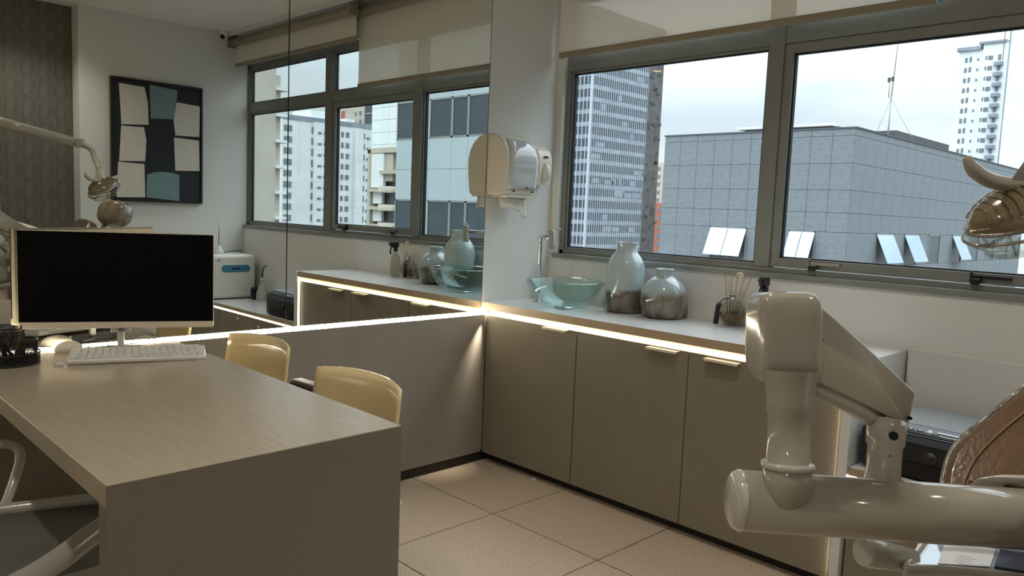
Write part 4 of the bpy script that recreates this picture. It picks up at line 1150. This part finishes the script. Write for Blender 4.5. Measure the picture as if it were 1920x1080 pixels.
# ---- buildings seen only in the mirror (to the right of the window)
hb_ = thing('panel_clad_building', (20, 20, GZ), 'near white panel-clad office building with dark window bands, seen in the mirror', 'building')
HX0, HX1, HY = 12.0, 24.25, 16.63
put('core', MB().box(HX0, HX1, HY + .06, HY + 12, GZ, 11), M['joint'], hb_)
pcm = {}
levels = [(11, 8.6), (8.6, 7.1), (7.1, 5.62), (5.62, 4.06), (4.06, 2.84), (2.84, 1.60), (1.60, -.4), (-.4, -2), (-2, -3.6)]
cols = [24.25, 22.85, 22.05, 20.65, 19.70, 18.45, 17.2, 16.0, 14.7, 13.4, 12.0]
for r_, (z1, z0) in enumerate(levels):
    for c0, c1 in zip(cols, cols[1:]):
        winr = r_ in (3, 6)
        w_ = c0 - c1; g = .006
        if winr and abs(c0 - 22.85) > .01:
            o = put('window', MB().box(c1 + .03, c0 - .03, HY + .02, HY + .05, z0 + .03, z1 - .03), M['dglass'], hb_)
            put('window_frame', MB().box(c1, c1 + .06, HY - .01, HY + .05, z0, z1).box(c0 - .06, c0, HY - .01, HY + .05, z0, z1).box(c1, c0, HY - .01, HY + .05, z0, z0 + .06).box(c1, c0, HY - .01, HY + .05, z1 - .06, z1), M['steel'], o)
        else:
            put('cladding_panel', MB().box(c1 + g, c0 - g, HY, HY + .06, z0 + g, z1 - g), M['clad'], hb_)
kb_ = thing('tall_clad_block', (125, 92, GZ), 'bright white panelled block behind the balcony building, seen in the mirror', 'building')
put('core', MB().box(112, 129.3, 87.1, 105, GZ, 30), M['joint'], kb_)
for k in range(22):
    z = 30 - 2.4 * (k + 1)
    for c in range(3):
        put('cladding_panel', MB().box(112 + c * 5.77 + .03, 112 + (c + 1) * 5.77 - .03, 87, 87.12, z + .03, z + 2.37), M['cladw'], kb_)
jb = thing('balcony_building', (97, 72, GZ), 'weathered concrete building with cream frame and curved balconies, seen in the mirror', 'building')
put('core', MB().box(92.0, 100.2, 68.4, 82, GZ, 9.4), M['awin'], jb)
put('frame', MB().box(100.1, 100.9, 67, 82, GZ, 9.9).box(92, 100.9, 67, 69, 9.3, 10.1).box(94.6, 99.4, 67.3, 69, 5.0, 9.2), M['beige'], jb)
put('white_screen', MB().box(96.6, 99.9, 67.0, 67.5, 4.0, 9.2), M['apt'], jb)
for k in range(14):
    z = 6.6 - 2.75 * k
    put('floor_slab', MB().box(92, 97.2 if k == 0 else 100.1, 66.6, 69, z - .5, z), M['beige'], jb)
    if k:
        put('balcony', MB().lathe((95.2, 67.6, z - .1), [(2.0, -.5), (2.0, .45), (1.85, .45), (1.85, -.5)], 20), M['beige'], jb)
        put('wall_piece', MB().box(97.4, 99.8, 67.4, 67.9, z - 2.3, z - .5), M['apt'], jb)
fb2 = thing('white_apartment_slab', (194, 114, GZ), 'wide white apartment slab with columns of small windows, seen in the mirror', 'building')
put('wall', MB().box(187, 205, 98.5, 128, GZ, 22.9).box(186.3, 187, 107.5, 113.2, GZ, 22.9).box(186.2, 187, 120.5, 123.2, GZ, 22.2), M['apt'], fb2)
put('roof_house', MB().box(190, 200, 108.5, 113, 22.9, 26.5).box(189, 198, 119, 122, 22.9, 25.2), M['apt'], fb2)
put('parapet', MB().box(186.8, 187.1, 98.3, 128, 22.9, 24.1), M['band'], fb2)
w2 = MB()
for k in range(20):
    z = 19.8 - 2.95 * k
    for y, w_, h_ in ((98.9, 1.0, 1.6), (100.3, .9, 1.6), (107.0, .8, 1.8), (108.6, 1.1, .6), (110.4, 1.0, .6), (116.3, .8, 1.4), (117.8, 1.1, 1.4), (123.6, .5, 1.6), (124.7, .9, .7), (126.2, .9, .7)):
        xx = 186.2 if 107.5 <= y <= 113 else 186.9
        w2.box(xx - .02, xx + .2, y, y + w_, z, z + h_)
put('windows', w2, M['awin'], fb2, kind='stuff')
eb = thing('beige_slab_tower', (85, 32, GZ), 'blank beige tower wall with stacked balconies at its edge, seen in the mirror', 'building')
put('wall', MB().box(78, 95, 15, 39.35, GZ, 26), M['beige'], eb)
put('side_bay', MB().box(78.4, 90, 39.3, 40.1, GZ, 15.2), M['beige'], eb)
for k in range(12):
    put('balcony_slab', MB().box(77.7, 79.4, 39.3, 40.75, 13.5 - 2.85 * k, 13.8 - 2.85 * k), M['apt'], eb)
ga = thing('tan_tower', (248, 165, GZ), 'far tan and red tower rising behind the white slab, seen in the mirror', 'building')
put('wall', MB().box(241.2, 254, 160, 175, GZ, 38), M['beige'], ga)
put('red_side', MB().box(254, 258.5, 161, 175, GZ, 36.5), M['brick'], ga)
w3 = MB()
for k in range(12):
    w3.box(243, 244.5, 159.8, 160.1, 34 - 3.1 * k, 35.4 - 3.1 * k).box(246.5, 247.4, 159.8, 160.1, 34 - 3.1 * k, 35.2 - 3.1 * k)
put('windows', w3, M['awin'], ga, kind='stuff')
gs = thing('grey_glass_tower', (238, 165, GZ), 'narrow dark glass tower beside the tan tower, seen in the mirror', 'building')
put('wall', MB().box(233.5, 240.6, 160, 172, GZ, 38.5), M['dglass'], gs)
put('floor_lines', MB().box(233.3, 240.7, 159.8, 160, 37.9, 38.6).box(233.3, 240.7, 159.8, 160, 30, 30.4).box(233.3, 240.7, 159.8, 160, 34, 34.4), M['band'], gs)
